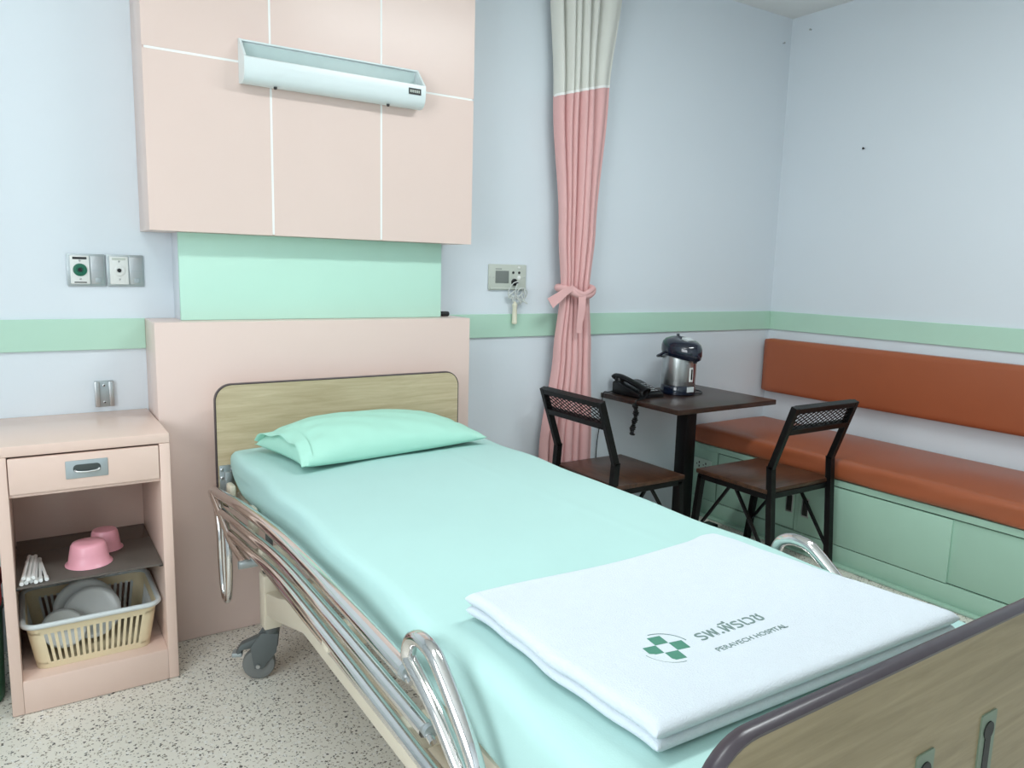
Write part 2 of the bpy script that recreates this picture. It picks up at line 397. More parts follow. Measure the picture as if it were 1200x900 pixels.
# ================================================================== NURSE CALL
r = thing('nurse_call_panel', 'pale grey nurse call plate with speaker grille and buttons', 'call panel', (.913, 0, 1.30))
obj('wall_plate', box(.806, 1.020, -.010, -.0005, 1.302, 1.424, .004), GREY_P, r)
obj('lower_lip', box(.812, 1.016, -.017, -.010, 1.306, 1.316, .002), GREY_P, r)
gr = obj('speaker_grille', box(.843, .918, -.012, -.0098, 1.335, 1.394, .001), GREY_D, r)
for k in range(9): obj('grille_rib', box(.845, .916, -.0132, -.0118, 1.3395 + k * .006, 1.342 + k * .006), GREY_D, gr)
obj('brand_strip', box(.843, .878, -.0106, -.0099, 1.400, 1.404), GREY_D, r)
for xx in (.943, .977): obj('button', lathe([(.006, -.010), (.006, -.013), (.0045, -.0145), (.0004, -.0145)], (xx, 0, 1.386), 16, 'y'), DARK, r)
obj('indicator_lamp', lathe([(.007, -.010), (.006, -.014), (.003, -.017), (.0004, -.0175)], (.975, 0, 1.409), 16, 'y'), WHITE_P, r)
obj('reset_button', lathe([(.010, -.010), (.010, -.012), (.008, -.013), (.0004, -.013)], (.977, 0, 1.362), 16, 'y'), WHITE_P, r)
obj('jack_socket', lathe([(.017, -.010), (.017, -.014), (.012, -.0155), (.010, -.012), (.0004, -.012)], (.950, 0, 1.340), 20, 'y'), DARK, r)
for xx in (.813, .832, 1.008): screw(r, xx, -.010, 1.363, .003)
r = thing('call_cord', 'white pull-cord handset on a bundled cord hanging below call panel', 'call handset', (.948, -.03, 1.14))
hp = [(.0005, 1.139), (.010, 1.140), (.0135, 1.145), (.0135, 1.150), (.0125, 1.153), (.0115, 1.19), (.0105, 1.222), (.0125, 1.226), (.0125, 1.236), (.008, 1.240), (.004, 1.248), (.0005, 1.249)]
obj('handset', lathe([(a, h) for a, h in hp], (.944, -.03, 0), 20, 'z'), mat('ivory_plastic', rgb(226, 222, 200), 0.4), r)
obj('plug', lathe([(.006, -.0125), (.008, -.03), (.006, -.04), (.003, -.045), (.0005, -.045)], (.950, 0, 1.340), 12, 'y'), DARK, r)
cordm = mat('cord_white', rgb(206, 210, 206), 0.5)
obj('cord', tube(catmull([(.944, -.03, 1.248), (.944, -.031, 1.28), (.945, -.035, 1.31), (.950, -.040, 1.335), (.950, -.046, 1.345)], 6), .0028, 8), cordm, r)
cc = []
for k in range(90):
    t = k / 89; a = t * 2 * math.pi * 5.5
    cc.append((.962 + .045 * math.sin(a * .5 + .3) + .012 * math.cos(a * 1.7), -.026 + .008 * math.sin(a * 1.3), 1.283 + .026 * math.cos(a * .93) - .016 * math.sin(a * .41) - .02 * t))
obj('cord_bundle', tube(cc, .0032, 6), cordm, r)
lp = catmull([(.950, -.046, 1.345), (.925, -.04, 1.335), (.905, -.034, 1.30), (.912, -.03, 1.268), (.93, -.028, 1.262), (.95, -.026, 1.272)], 6)
obj('cord_loop', tube(lp, .0024, 6), cordm, r)
# small black gadget on the ledge
r = thing('clip', 'small black plastic clip lying on the pink ledge', 'clip', (.515, -.09, 1.187))
obj('body', box(.502, .545, -.115, -.085, 1.1875, 1.209, .008, 3), DARK, r)
obj('cap', box(.480, .500, -.113, -.087, 1.1875, 1.211, .006, 3), DARK, r)
obj('ring', tube([(.5, -.1 + .011 * math.cos(a * math.pi / 8), 1.199 + .0105 * math.sin(a * math.pi / 8)) for a in range(16)], .002, 6, True), STEEL, r)

# ================================================================== CURTAIN
ct = thing('curtain', 'tied-back pink curtain with white mesh top hanging beside the table', 'curtain', (1.25, -.08, 0))
def interp(tab, z):
    for (z0, v0), (z1, v1) in zip(tab, tab[1:]):
        if z0 <= z <= z1:
            t = (z - z0) / (z1 - z0); t = t * t * (3 - 2 * t); return v0 + (v1 - v0) * t
    return tab[0][1] if z < tab[0][0] else tab[-1][1]
XL = [(.04, 1.055), (.5, 1.095), (1.0, 1.155), (1.31, 1.183), (1.6, 1.162), (2.22, 1.116), (2.85, 1.066)]
XR = [(.04, 1.405), (.5, 1.393), (1.0, 1.372), (1.31, 1.352), (1.6, 1.378), (2.25, 1.418), (2.85, 1.480)]
AMP = [(.04, .052), (.6, .045), (1.2, .030), (1.31, .024), (1.42, .030), (2.2, .046), (2.85, .05)]
famp = [random.uniform(.55, 1.0) for _ in range(30)]; fph = [random.uniform(-.5, .5) for _ in range(30)]
def curt_pt(s, z):
    xl, xr, A = interp(XL, z), interp(XR, z), interp(AMP, z)
    n = 6.0
    warp = s + .025 * math.sin(6.5 * s + 1.1 * z) + .012 * math.sin(19 * s - 2.3 * z)
    k = (1 - (1 - min(1, max(0, warp))) ** 1.55) * n; i = int(max(0, min(28, math.floor(k)))); f = k - math.floor(k)
    a = famp[i] * (1 - f) + famp[i + 1] * f
    ph = 2 * math.pi * k
    y = -.085 + A * a * math.sin(ph) + .006 * math.sin(3 * z + 9 * s)
    # below the tie one broad front fold sweeps over the rest
    low = max(0.0, min(1.0, (1.28 - z) / .3))
    broad = math.exp(-((s - .45 - .05 * low) / .17) ** 2)
    y = y * (1 - .75 * broad * low) + (-.085 - .045) * .75 * broad * low
    up = max(0.0, min(1.0, (z - 1.34) / .3)) * max(0.0, min(1.0, (2.3 - z) / .3))
    b2 = math.exp(-((s - .62) / .12) ** 2)
    y = y * (1 - .7 * b2 * up) + (-.085 - .04) * .7 * b2 * up
    x = xl + (xr - xl) * s + .010 * math.cos(ph) * A / .05
    return Vector((x, min(y, -.016), z))
def cloth(zf0, zf1, rows, cols=210):
    b = bmesh.new(); G = []
    for j in range(rows + 1):
        row = []
        for i in range(cols + 1):
            s = i / cols; z = zf0(s) + (zf1(s) - zf0(s)) * j / rows
            row.append(b.verts.new(curt_pt(s, z)))
        G.append(row)
    for j in range(rows):
        for i in range(cols): b.faces.new((G[j][i], G[j][i + 1], G[j + 1][i + 1], G[j + 1][i]))
    return b
seamz = lambda s: 2.215 + .085 * s
obj('pink_cloth', cloth(lambda s: .04, seamz, 70), CURT, ct, smooth=80)
obj('mesh_top', cloth(seamz, lambda s: 2.85, 20), CURT_TOP, ct, smooth=80)
obj('seam_band', cloth(lambda s: seamz(s) - .006, lambda s: seamz(s) + .006, 1), JOINT, ct, smooth=80).location = (0, -.0018, 0)
# tie-back: twisted band round the waist, with two loose ends
def ribbon(P, wdir, wid, th=.003):
    P = [Vector(p) for p in P]; b = bmesh.new(); R = []
    for i, p in enumerate(P):
        t = (P[min(i + 1, len(P) - 1)] - P[max(i - 1, 0)]).normalized()
        u = Vector(wdir[i] if isinstance(wdir, list) else wdir); u = (u - t * u.dot(t)).normalized(); n = t.cross(u)
        wv = wid[i] if isinstance(wid, list) else wid
        R.append([b.verts.new(p + u * a * wv / 2 + n * c * th / 2) for a, c in ((-1, -1), (1, -1), (1, 1), (-1, 1))])
    for A, B in zip(R, R[1:]):
        for k in range(4): b.faces.new((A[k], A[(k + 1) % 4], B[(k + 1) % 4], B[k]))
    b.faces.new(R[0][::-1]); b.faces.new(R[-1]); bmesh.ops.recalc_face_normals(b, faces=b.faces)
    return b
tie = obj('tie_band', tube(catmull([(1.176, -.085, 1.315), (1.20, -.125, 1.306), (1.24, -.140, 1.288), (1.285, -.142, 1.282), (1.33, -.128, 1.292), (1.362, -.10, 1.312), (1.366, -.06, 1.32), (1.33, -.03, 1.32), (1.27, -.02, 1.318), (1.21, -.03, 1.318), (1.18, -.055, 1.318)], 6, True), .019, 10, True), CURT, ct, smooth=80)
obj('tie_wrap', tube(catmull([(1.20, -.128, 1.325), (1.235, -.146, 1.300), (1.27, -.150, 1.290), (1.31, -.146, 1.305), (1.35, -.122, 1.318)], 6), .013, 10, rad=None), CURT, ct, smooth=80)
P = catmull([(1.205, -.145, 1.318), (1.165, -.15, 1.305), (1.12, -.145, 1.275), (1.075, -.14, 1.245)], 5)
obj('tie_end', ribbon(P, (-.35, .1, 1), [.022 + .034 * i / (len(P) - 1) for i in range(len(P))]), CURT, ct, smooth=60)
P = catmull([(1.255, -.156, 1.285), (1.252, -.160, 1.24), (1.250, -.158, 1.19), (1.246, -.154, 1.14), (1.243, -.152, 1.10)], 5)
obj('tie_end', ribbon(P, (1, -.2, 0), [.040 - .028 * max(0, i / (len(P) - 1) - .4) for i in range(len(P))]), CURT, ct, smooth=60)
tk = thing('curtain_track', 'white ceiling curtain track carrying the pink curtain', 'curtain track', (.4, -.085, ROOM_Z1 - .03))
obj('rail', box(.62, 1.62, -.10, -.07, ROOM_Z1 - .03, ROOM_Z1 - .001, .003), FRAME_W, tk)
for k in range(9): obj('hook', tube([(1.085 + .046 * k, -.085, ROOM_Z1 - .03), (1.085 + .046 * k, -.085, ROOM_Z1 - .062)], .002, 6), STEEL, tk)

# ================================================================== BENCH
BX = 2.245; BY1 = -2.55
bn = thing('bench_cabinet', 'mint green built-in bench base with sliding doors along right wall', 'bench', (2.55, -1.27, 0))
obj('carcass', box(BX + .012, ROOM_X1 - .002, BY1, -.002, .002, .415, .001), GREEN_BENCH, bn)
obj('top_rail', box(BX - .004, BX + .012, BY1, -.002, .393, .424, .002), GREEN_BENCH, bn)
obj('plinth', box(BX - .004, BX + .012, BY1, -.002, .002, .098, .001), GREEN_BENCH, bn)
obj('door_gap_shade', box(BX + .0112, BX + .0122, BY1, -.206, .097, .394), mat('dark_green_gap_shade', rgb(40, 62, 52), .6), bn)  # dark sheet that paints shade into the gaps round the doors
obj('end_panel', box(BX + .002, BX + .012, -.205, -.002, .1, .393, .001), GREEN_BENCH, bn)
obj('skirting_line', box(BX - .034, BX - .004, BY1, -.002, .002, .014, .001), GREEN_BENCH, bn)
DK = mat('dark_recess', rgb(34, 36, 34), 0.5)
for k, (y0, y1, fx, hy) in enumerate(((-.735, -.214, BX + .001, -.705), (-1.522, -.765, BX - .006, -.805), (BY1, -1.515, BX + .004, None))):
    d = obj('sliding_door', box(fx, fx + (.009 if k != 1 else .014), y0, y1, .103, .387, .0012), GREEN_BENCH, bn)
    if hy:
        obj('finger_pull_frame', box(fx - .0022, fx, hy - .021, hy + .021, .188, .288, .001), STEEL, d)
        obj('finger_pull', box(fx - .003, fx - .002, hy - .015, hy + .015, .196, .280), DK, d)
obj('stile_gap_shade', box(BX + .0105, BX + .0118, -.766, -.734, .1, .393), DK, bn)  # dark strip painted as shade between the first two doors
obj('stile', box(BX + .002, BX + .0118, -.764, -.738, .1, .393, .001), GREEN_BENCH, bn)
def cushion(x0, x1, y0, y1, z0, z1, bev, seg=4, puff=.0, nx=8, ny=30):
    b = bmesh.new(); bmesh.ops.create_cube(b, size=1)
    for v in b.verts: v.co = Vector(((x0 + x1) / 2 + v.co.x * (x1 - x0), (y0 + y1) / 2 + v.co.y * (y1 - y0), (z0 + z1) / 2 + v.co.z * (z1 - z0)))
    bmesh.ops.bevel(b, geom=list(b.edges), offset=bev, segments=seg, profile=0.5, affect='EDGES')
    return b
def puffy(x0, x1, y0, y1, z0, z1, r, nx, ny, nz, fn):
    """subdivided rounded box shaped by fn(u,v,w,co) for soft things"""
    b = bmesh.new(); vs_ = {}
    def P(i, j, k):
        if (i, j, k) not in vs_:
            u, v, w_ = i / nx, j / ny, k / nz
            p = Vector((x0 + (x1 - x0) * u, y0 + (y1 - y0) * v, z0 + (z1 - z0) * w_))
            q = Vector((min(max(p.x, x0 + r), x1 - r), min(max(p.y, y0 + r), y1 - r), min(max(p.z, z0 + r), z1 - r)))
            d = p - q
            if d.length > r: p = q + d.normalized() * r
            vs_[(i, j, k)] = b.verts.new(fn(u, v, w_, p))
        return vs_[(i, j, k)]
    for i in range(nx):
        for j in range(ny):
            b.faces.new((P(i, j, 0), P(i, j + 1, 0), P(i + 1, j + 1, 0), P(i + 1, j, 0)))
            b.faces.new((P(i, j, nz), P(i + 1, j, nz), P(i + 1, j + 1, nz), P(i, j + 1, nz)))
    for i in range(nx):
        for k in range(nz):
            b.faces.new((P(i, 0, k), P(i + 1, 0, k), P(i + 1, 0, k + 1), P(i, 0, k + 1)))
            b.faces.new((P(i, ny, k), P(i, ny, k + 1), P(i + 1, ny, k + 1), P(i + 1, ny, k)))
    for j in range(ny):
        for k in range(nz):
            b.faces.new((P(0, j, k), P(0, j, k + 1), P(0, j + 1, k + 1), P(0, j + 1, k)))
            b.faces.new((P(nx, j, k), P(nx, j + 1, k), P(nx, j + 1, k + 1), P(nx, j, k + 1)))
    bmesh.ops.recalc_face_normals(b, faces=b.faces)
    return b
def seatfn(u, v, w_, p):
    p = p.copy()
    if w_ > .5:
        p.z += .006 * math.sin(math.pi * u) + .004 * math.sin(17 * v + 2 * u) * math.sin(math.pi * u)
    p.x += -.004 * math.sin(29 * v + 5 * w_) * (1 - u) ** 4
    return p
sc = obj('bench_seat_cushion', puffy(2.222, ROOM_X1 - .012, BY1 + .005, -.01, .4255, .528, .028, 24, 90, 8, seatfn), VINYL, None, loc=(2.55, -1.27, .4255), smooth=80)
tag(sc, 'long brown vinyl seat cushion on the mint green bench', 'cushion')
bc = thing('wall_cushion', 'long brown vinyl backrest pad mounted on the wall above the bench', 'cushion', (2.84, -1.27, .693))
obj('pad', puffy(2.803, ROOM_X1 - .006, BY1 + .005, -.02, .693, 1.022, .018, 6, 60, 20, lambda u, v, w_, p: Vector((p.x - .006 * math.sin(math.pi * v) * math.sin(math.pi * w_) * (1 - u), p.y, p.z))), VINYL, bc, smooth=80)
obj('mounting_board', box(ROOM_X1 - .0065, ROOM_X1 - .0005, BY1 + .03, -.05, .71, 1.0), WALNUT, bc)
# power outlet in the bench end panel
r = thing('power_socket', 'white double power socket set in the bench end panel', 'socket', (BX, -.09, .25))
obj('plate', box(BX - .004, BX + .002, -.165, -.035, .262, .335, .002), mat('socket_plate', rgb(200, 222, 208), 0.4), r)
for yy in (-.125, -.075):
    for zz in (.288, .310): obj('pin_hole', box(BX - .0045, BX - .0038, yy - .004, yy + .004, zz - .006, zz + .006), DARK, r)
    obj('earth_hole', lathe([(.004, -.0038), (.004, -.0046), (.0004, -.0046)], (BX, yy + .018, .299), 10, 'x'), DARK, r)

# ================================================================== TABLE
TZ = .765
tb = thing('cafe_table', 'small dark wood pedestal table against the back wall', 'table', (1.867, -.31, 0))
obj('table_top', box(1.512, 2.222, -.593, -.02, TZ - .026, TZ, .004), WALNUT, tb)
obj('top_plate', box(1.70, 2.03, -.46, -.16, TZ - .034, TZ - .026, .002), BLACK_STEEL, tb)
obj('column', box(1.830, 1.904, -.347, -.273, .03, TZ - .034, .004), BLACK_STEEL, tb)
bm = box(1.60, 2.13, -.345, -.275, .004, .03, .006); box(1.832, 1.902, -.55, -.07, .0045, .0305, .006, into=bm)
obj('cross_base', bm, BLACK_STEEL, tb)

# ================================================================== CHAIRS (local: faces +y, seat centre at origin)
def make_chair(label, loc, rz):
    t = thing('metal_chair', label, 'chair', (0, 0, 0), 'black metal frame chairs')
    W, D, Z = .46, .42, .45; hw_ = W / 2; hd = D / 2; tq = .026
    obj('seat', box(-hw_ - .004, hw_ + .004, -hd + .004, hd + .012, Z - .022, Z, .005), SEATW, t)
    bm = bmesh.new()
    for s in (-1, 1): box(s * (hw_ - tq / 2) - tq / 2, s * (hw_ - tq / 2) + tq / 2, -hd, hd, Z - .048, Z - .022, .002, 1, into=bm)
    for s in (-1, 1): box(-hw_ + tq, hw_ - tq, s * (hd - tq / 2) - tq / 2, s * (hd - tq / 2) + tq / 2, Z - .048, Z - .022, .002, 1, into=bm)
    obj('seat_frame', bm, BLACK_STEEL, t)
    for s in (-1, 1):
        x = s * (hw_ - tq / 2)
        obj('front_leg', bar((x, hd - tq / 2, Z - .03), (x, hd + .035, .003), tq, tq, bev=.002), BLACK_STEEL, t)
        # rear leg runs up into the leaning back post
        bm = bar((x, -hd + .004, Z + .105), (x, -hd - .035, .003), tq, tq * 1.15, bev=.002)
        bar((x, -hd + .004, Z + .095), (x, -hd - .098, Z + .392), tq, tq * 1.15, into=bm, bev=.002)
        obj('rear_leg_post', bm, BLACK_STEEL, t)
        for e in (1, -1):
            obj('brace', bar((x, e * .02, Z - .045), (x, (hd + .026) if e > 0 else (-hd - .024), .10), .010, .012, bev=.002), BLACK_STEEL, t)
    n = Vector((0, .297, .102)).normalized()
    p0 = Vector((0, -hd + .004, Z + .095)); p1 = Vector((0, -hd - .098, Z + .392)); dv = (p1 - p0)
    a = p0 + dv * .62; b_ = p1 - dv.normalized() * (tq / 2)
    hx = Vector((hw_ - tq, 0, 0))
    obj('top_rail', bar(b_ - hx, b_ + hx, tq * 1.1, tq, bev=.002, axis=n), BLACK_STEEL, t)
    obj('lower_back_rail', bar(a - hx, a + hx, tq * 1.1, tq, bev=.002, axis=n), BLACK_STEEL, t)
    # expanded-metal insert
    bm = bmesh.new(); u = Vector((1, 0, 0)); v = dv.normalized(); o = a + v * (tq / 2); Hh = (b_ - a).length - tq; Wd = 2 * (hw_ - tq)
    step = .036; sl = .55
    def clipline(x_at_0, dirn):
        # line x = x0 + dirn*h/sl within 0<=h<=Hh, |x|<=Wd/2
        pts = []
        h0, h1 = 0.0, Hh
        f = lambda h: x_at_0 + dirn * h / sl
        for lim in (-Wd / 2, Wd / 2):
            hh = (lim - x_at_0) * sl / dirn
            if dirn > 0:
                if lim < 0: h0 = max(h0, hh)
                else: h1 = min(h1, hh)
            else:
                if lim > 0: h0 = max(h0, hh)
                else: h1 = min(h1, hh)
        if h1 - h0 > .004: return (f(h0), h0, f(h1), h1)
    k0 = -Wd
    while k0 < Wd:
        for dr in (1, -1):
            L = clipline(k0, dr)
            if L:
                A = o + u * L[0] + v * L[1] - Vector((0, 0, 0)); B = o + u * L[2] + v * L[3]
                bar(A, B, .0036, .0036, into=bm, axis=n)
        k0 += step
    obj('mesh_panel', bm, BLACK_STEEL, t, smooth=None)
    t.location = loc; t.rotation_euler = (0, 0, rz)
    return t
make_chair('black metal chair with brown wooden seat between curtain and table', (1.345, -.375, 0), -math.pi / 2)
make_chair('black metal chair with brown wooden seat drawn up beside the bench', (1.942, -.765, 0), 0.0)

# ================================================================== TELEPHONE
ph = thing('telephone', 'black desk telephone with keypad on the dark table', 'telephone', (1.64, -.18, TZ))
side = [(-.275, TZ + .001), (-.275, TZ + .018), (-.26, TZ + .026), (-.10, TZ + .066), (-.075, TZ + .068), (-.065, TZ + .06), (-.065, TZ + .001)]
obj('body', prism(side, 1.552, 1.725, 'x', .004), PHONE, ph)
sl = (.066 - .026) / .16
kp = obj('keypad_plate', prism([(-.255, TZ + .0275), (-.255, TZ + .0295), (-.135, TZ + .0595), (-.135, TZ + .0575)], 1.635, 1.715, 'x'), PHONE, ph)
for i in range(3):
    for j in range(5):
        x = 1.65 + i * .024; y = -.245 + j * .022; z = TZ + .0295 + (y + .255) * .25
        obj('key', box(x - .008, x + .008, y - .007, y + .007, z - .001, z + .0035, .0015, 1), KEYS, kp)
hs = catmull([(1.590, -.292, TZ + .036), (1.590, -.265, TZ + .050), (1.590, -.18, TZ + .072), (1.590, -.10, TZ + .088), (1.590, -.055, TZ + .086), (1.590, -.045, TZ + .079)], 6)
hr = []
for i in range(len(hs)):
    t = i / (len(hs) - 1); hr.append(.015 + .011 * (abs(2 * t - 1) ** 2.2) - (.012 if i in (0, len(hs) - 1) else 0))
obj('handset', tube(hs, .02, 14, rad=hr), PHONE, ph, smooth=60)
for yy, zz in ((-.262, TZ + .030), (-.078, TZ + .072)):
    obj('handset_cup', lathe([(.024, -.016), (.026, 0), (.022, .012), (.0005, .014)], (1.590, yy, zz), 18, 'z'), PHONE, ph)
pts = []
for k in range(150):
    t = k / 149; a = t * 2 * math.pi * 17
    cx = 1.60 + .01 * math.sin(t * 5); cy = -.315 ; cz = TZ - .015 - .155 * t
    rr = .009 + .0035 * math.sin(t * 26)
    pts.append((cx + rr * math.cos(a) - .07 * 0, cy - .285 * 0 + rr * math.sin(a), cz))
# the coil hangs over the left table edge, doubled on itself
E_ = [(x - .105, y + .005, z) for x, y, z in pts]
obj('coil_cord', tube(E_, .0048, 6), PHONE, ph)
obj('coil_lead', tube(catmull([(1.590, -.292, TZ + .04), (1.56, -.31, TZ + .012), (1.525, -.312, TZ + .006), (1.502, -.312, TZ + .004), (1.497, -.311, TZ - .012)], 6), .0032, 6), PHONE, ph)
obj('line_cord', tube(catmull([(1.56, -.066, TZ + .012), (1.535, -.055, TZ + .006), (1.508, -.05, TZ + .004), (1.503, -.045, TZ - .05), (1.51, -.03, TZ - .15), (1.503, -.02, TZ - .26), (1.505, -.012, TZ - .36)], 6), .0026, 6), PHONE, ph)

# ================================================================== AIR POT
KX, KY = 1.885, -.215
ap = thing('hot_water_airpot', 'steel hot water dispenser pot with a navy lid on the table', 'airpot', (KX, KY, TZ))
F_ = math.radians(-90); fd = Vector((math.cos(F_), math.sin(F_), 0)); sd = Vector((-fd.y, fd.x, 0))
def kp_(f, s, z): return Vector((KX, KY, TZ)) + fd * f + sd * s + Vector((0, 0, z))
obj('base', lathe([(.086, .001), (.092, .004), (.093, .018), (.091, .042), (.088, .05), (.0005, .05)], (KX, KY, TZ), 40), NAVY, ap)
obj('body', lathe([(.089, .05), (.0905, .056), (.0895, .21), (.088, .222), (.0005, .224)], (KX, KY, TZ), 48), STEEL, ap)
# lid: overhanging, with a beak towards the front
b = bmesh.new(); rings = []
for hz, sc_ in ((.205, .97), (.212, 1.06), (.236, 1.10), (.258, 1.09), (.278, 1.02), (.292, .86), (.300, .58), (.303, .28), (.3035, .02)):
    ring = []
    for k in range(40):
        a = 2 * math.pi * k / 40; c_, s_ = math.cos(a), math.sin(a)
        beak = .038 * max(0, c_) ** 3
        z = hz + .006 * -c_ - (.016 * max(0, c_) ** 2 if hz < .24 else .006 * max(0, c_))
        ring.append(b.verts.new(kp_((.090 * c_ + beak) * sc_, .090 * s_ * sc_, z)))
    rings.append(ring)
for A, B in zip(rings, rings[1:]):
    for k in range(40): b.faces.new((A[k], A[(k + 1) % 40], B[(k + 1) % 40], B[k]))
b.faces.new(rings[0][::-1]); b.faces.new(rings[-1]); bmesh.ops.recalc_face_normals(b, faces=b.faces)
lid = obj('lid', b, NAVY, ap, smooth=60)
obj('spout', lathe([(.010, .175), (.013, .20), (.0005, .20)], tuple(kp_(.112, 0, 0)), 12), NAVY, ap)
obj('lid_knob', lathe([(.008, .308), (.008, .318), (.0005, .320)], tuple(kp_(-.03, .01, 0)), 12), NAVY, lid)
obj('push_button', bar(kp_(.035, 0, .3), kp_(.075, 0, .289), .05, .008, bev=.002, axis=tuple(sd)), RIM, lid)
# carry handle folded to the back/side
P = [kp_(0, -.100, .232), kp_(-.03, -.108, .212), kp_(-.07, -.092, .198), kp_(-.106, 0, .192), kp_(-.07, .092, .198), kp_(-.03, .108, .212), kp_(0, .100, .232)]
obj('carry_handle', tube(catmull(P, 6), .008, 10), NAVY, ap)
g = obj('gauge_frame', bar(kp_(.090, 0, .072), kp_(.090, 0, .150), .026, .007, bev=.003, axis=tuple(sd)), WHITE_P, ap)
obj('gauge_window', bar(kp_(.0935, 0, .085), kp_(.0935, 0, .14), .010, .003, axis=tuple(sd)), DARK, g)
obj('badge', bar(kp_(.0905, 0, .018), kp_(.0905, 0, .046), .05, .006, bev=.002, axis=tuple(sd)), RIM, ap)
obj('red_stripe', bar(kp_(.086, .022, .066), kp_(.086, .022, .185), .006, .006, axis=tuple(sd)), mat('dark_red_stripe', rgb(110, 40, 48), .4), ap)
cp = [kp_(-.05, .07, .02), kp_(-.02, .13, .008), (1.99, -.13, TZ + .005), (2.04, -.19, TZ + .005), (2.03, -.25, TZ + .005), (1.98, -.29, TZ + .005), (1.93, -.285, TZ + .006), (1.955, -.25, TZ + .009), (2.02, -.16, TZ + .010), (2.02, -.09, TZ + .006), (1.98, -.05, TZ + .005)]
obj('power_cord', tube(catmull(cp, 6), .0036, 8), DARK, ap)

# ================================================================== HOSPITAL BED
BX0, BX1 = -.51, .466; BC = (BX0 + BX1) / 2
bed = thing('hospital_bed', 'wheeled hospital bed with wood-look end boards and chrome side rails', 'bed', (BC, -1.46, 0))
def endboard(name, y0, y1, z0, z1, rad, m_):
    pl = rrect(BX0, BX1, z0, z1, rad, 8, (1, 1, 1, 1))
    o = obj(name, prism(rrect(BX0 + .004, BX1 - .004, z0 + .004, z1 - .004, rad - .004, 8), y0, y1, 'y'), m_, bed)
    return o
def edge_ring(z0, z1, rad, y0, y1, t):
    A = rrect(BX0, BX1, z0, z1, rad, 10); B = rrect(BX0 + t, BX1 - t, z0 + t, z1 - t, rad - t, 10); n = len(A); e = (y1 - y0) * .3; q = t * .45
    M_ = rrect(BX0 + q, BX1 - q, z0 + q, z1 - q, rad - q, 10)
    L = [[(p[0], y, p[1]) for p in R] for R, y in ((A, y0 + e), (A, y1 - e), (M_, y1), (B, y1 - .001), (B, y0 + .001), (M_, y0))]
    b = bmesh.new(); V = [[b.verts.new(p) for p in l] for l in L]
    for i in range(6):
        for k in range(n): b.faces.new((V[i][k], V[i][(k + 1) % n], V[(i + 1) % 6][(k + 1) % n], V[(i + 1) % 6][k]))
    bmesh.ops.recalc_face_normals(b, faces=b.faces); return b
hb = endboard('headboard', -.347, -.325, .52, .976, .06, HBOARD)
def outline(x0, x1, z0, z1, r, y, n=8): return [(p[0], y, p[1]) for p in rrect(x0, x1, z0, z1, r, n)]
obj('edge_band', edge_ring(.52, .976, .06, -.3485, -.3235, .005), EDGE, hb, smooth=50)
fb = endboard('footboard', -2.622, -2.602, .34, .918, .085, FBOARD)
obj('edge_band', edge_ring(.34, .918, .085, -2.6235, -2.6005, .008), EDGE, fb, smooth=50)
# slot plates on the outer face of the footboard
PL = mat('slot_plate', rgb(122, 138, 118), .4)
for x, z, h in ((-.070, .731, .075), (.103, .677, .19)):
    pl = obj('slot_plate', prism(rrect(x - .022, x + .022, z - h / 2, z + h / 2, .004), -2.6245, -2.622, 'y'), PL, fb)
    obj('slot', prism(rrect(x - .0085, x + .0085, z - h / 2 + .02, z + h / 2 - .016, .008), -2.6258, -2.6243, 'y'), DK, pl)
    obj('slot_head', lathe([(.014, -2.6240), (.014, -2.6262), (.0005, -2.6262)], (x, 0, z + h / 2 - .028), 20, 'y'), DK, pl)
# end-board hook plates
for s, x in ((-1, BX0 + .035), (1, BX1 - .035)):
    for y, d in ((-.347, -1), (-2.602, 1)):
        pl = obj('hook_plate', box(x - .026, x + .026, y, y + d * .006, .55, .685, .002), ZINC, bed)
        obj('hook_channel', box(x - .012, x + .012, y + d * .006, y + d * .03, .55, .665, .003), ZINC, pl)
        for dx, dz in ((-.018, .03), (.018, .03), (-.018, .0)):
            obj('bolt', lathe([(.006, d * .006), (.006, d * .009), (.003, d * .011), (.0004, d * .011)], (x + dx, y, .64 + dz), 10, 'y'), STEEL, pl)
# deck frame
bm = bmesh.new()
for x in (BX0 + .12, BX1 - .15): box(x, x + .03, -2.59, -.37, .515, .578, .004, into=bm)
for y in (-.40, -1.2, -1.9, -2.585): box(BX0 + .12, BX1 - .12, y, y + .03, .52, .575, .003, into=bm)
obj('deck_frame', bm, CREAM, bed)
for y0, y1 in ((-1.00, -.42), (-1.30, -1.02), (-1.80, -1.32), (-2.57, -1.82)):
    obj('deck_panel', box(BX0 + .05, BX1 - .05, y0, y1, .578, .602, .004), CREAM, bed)
for y in (-.43, -.72): obj('deck_corner', box(BX0 + .012, BX0 + .034, y - .06, y, .56, .645, .008), CREAM, bed)
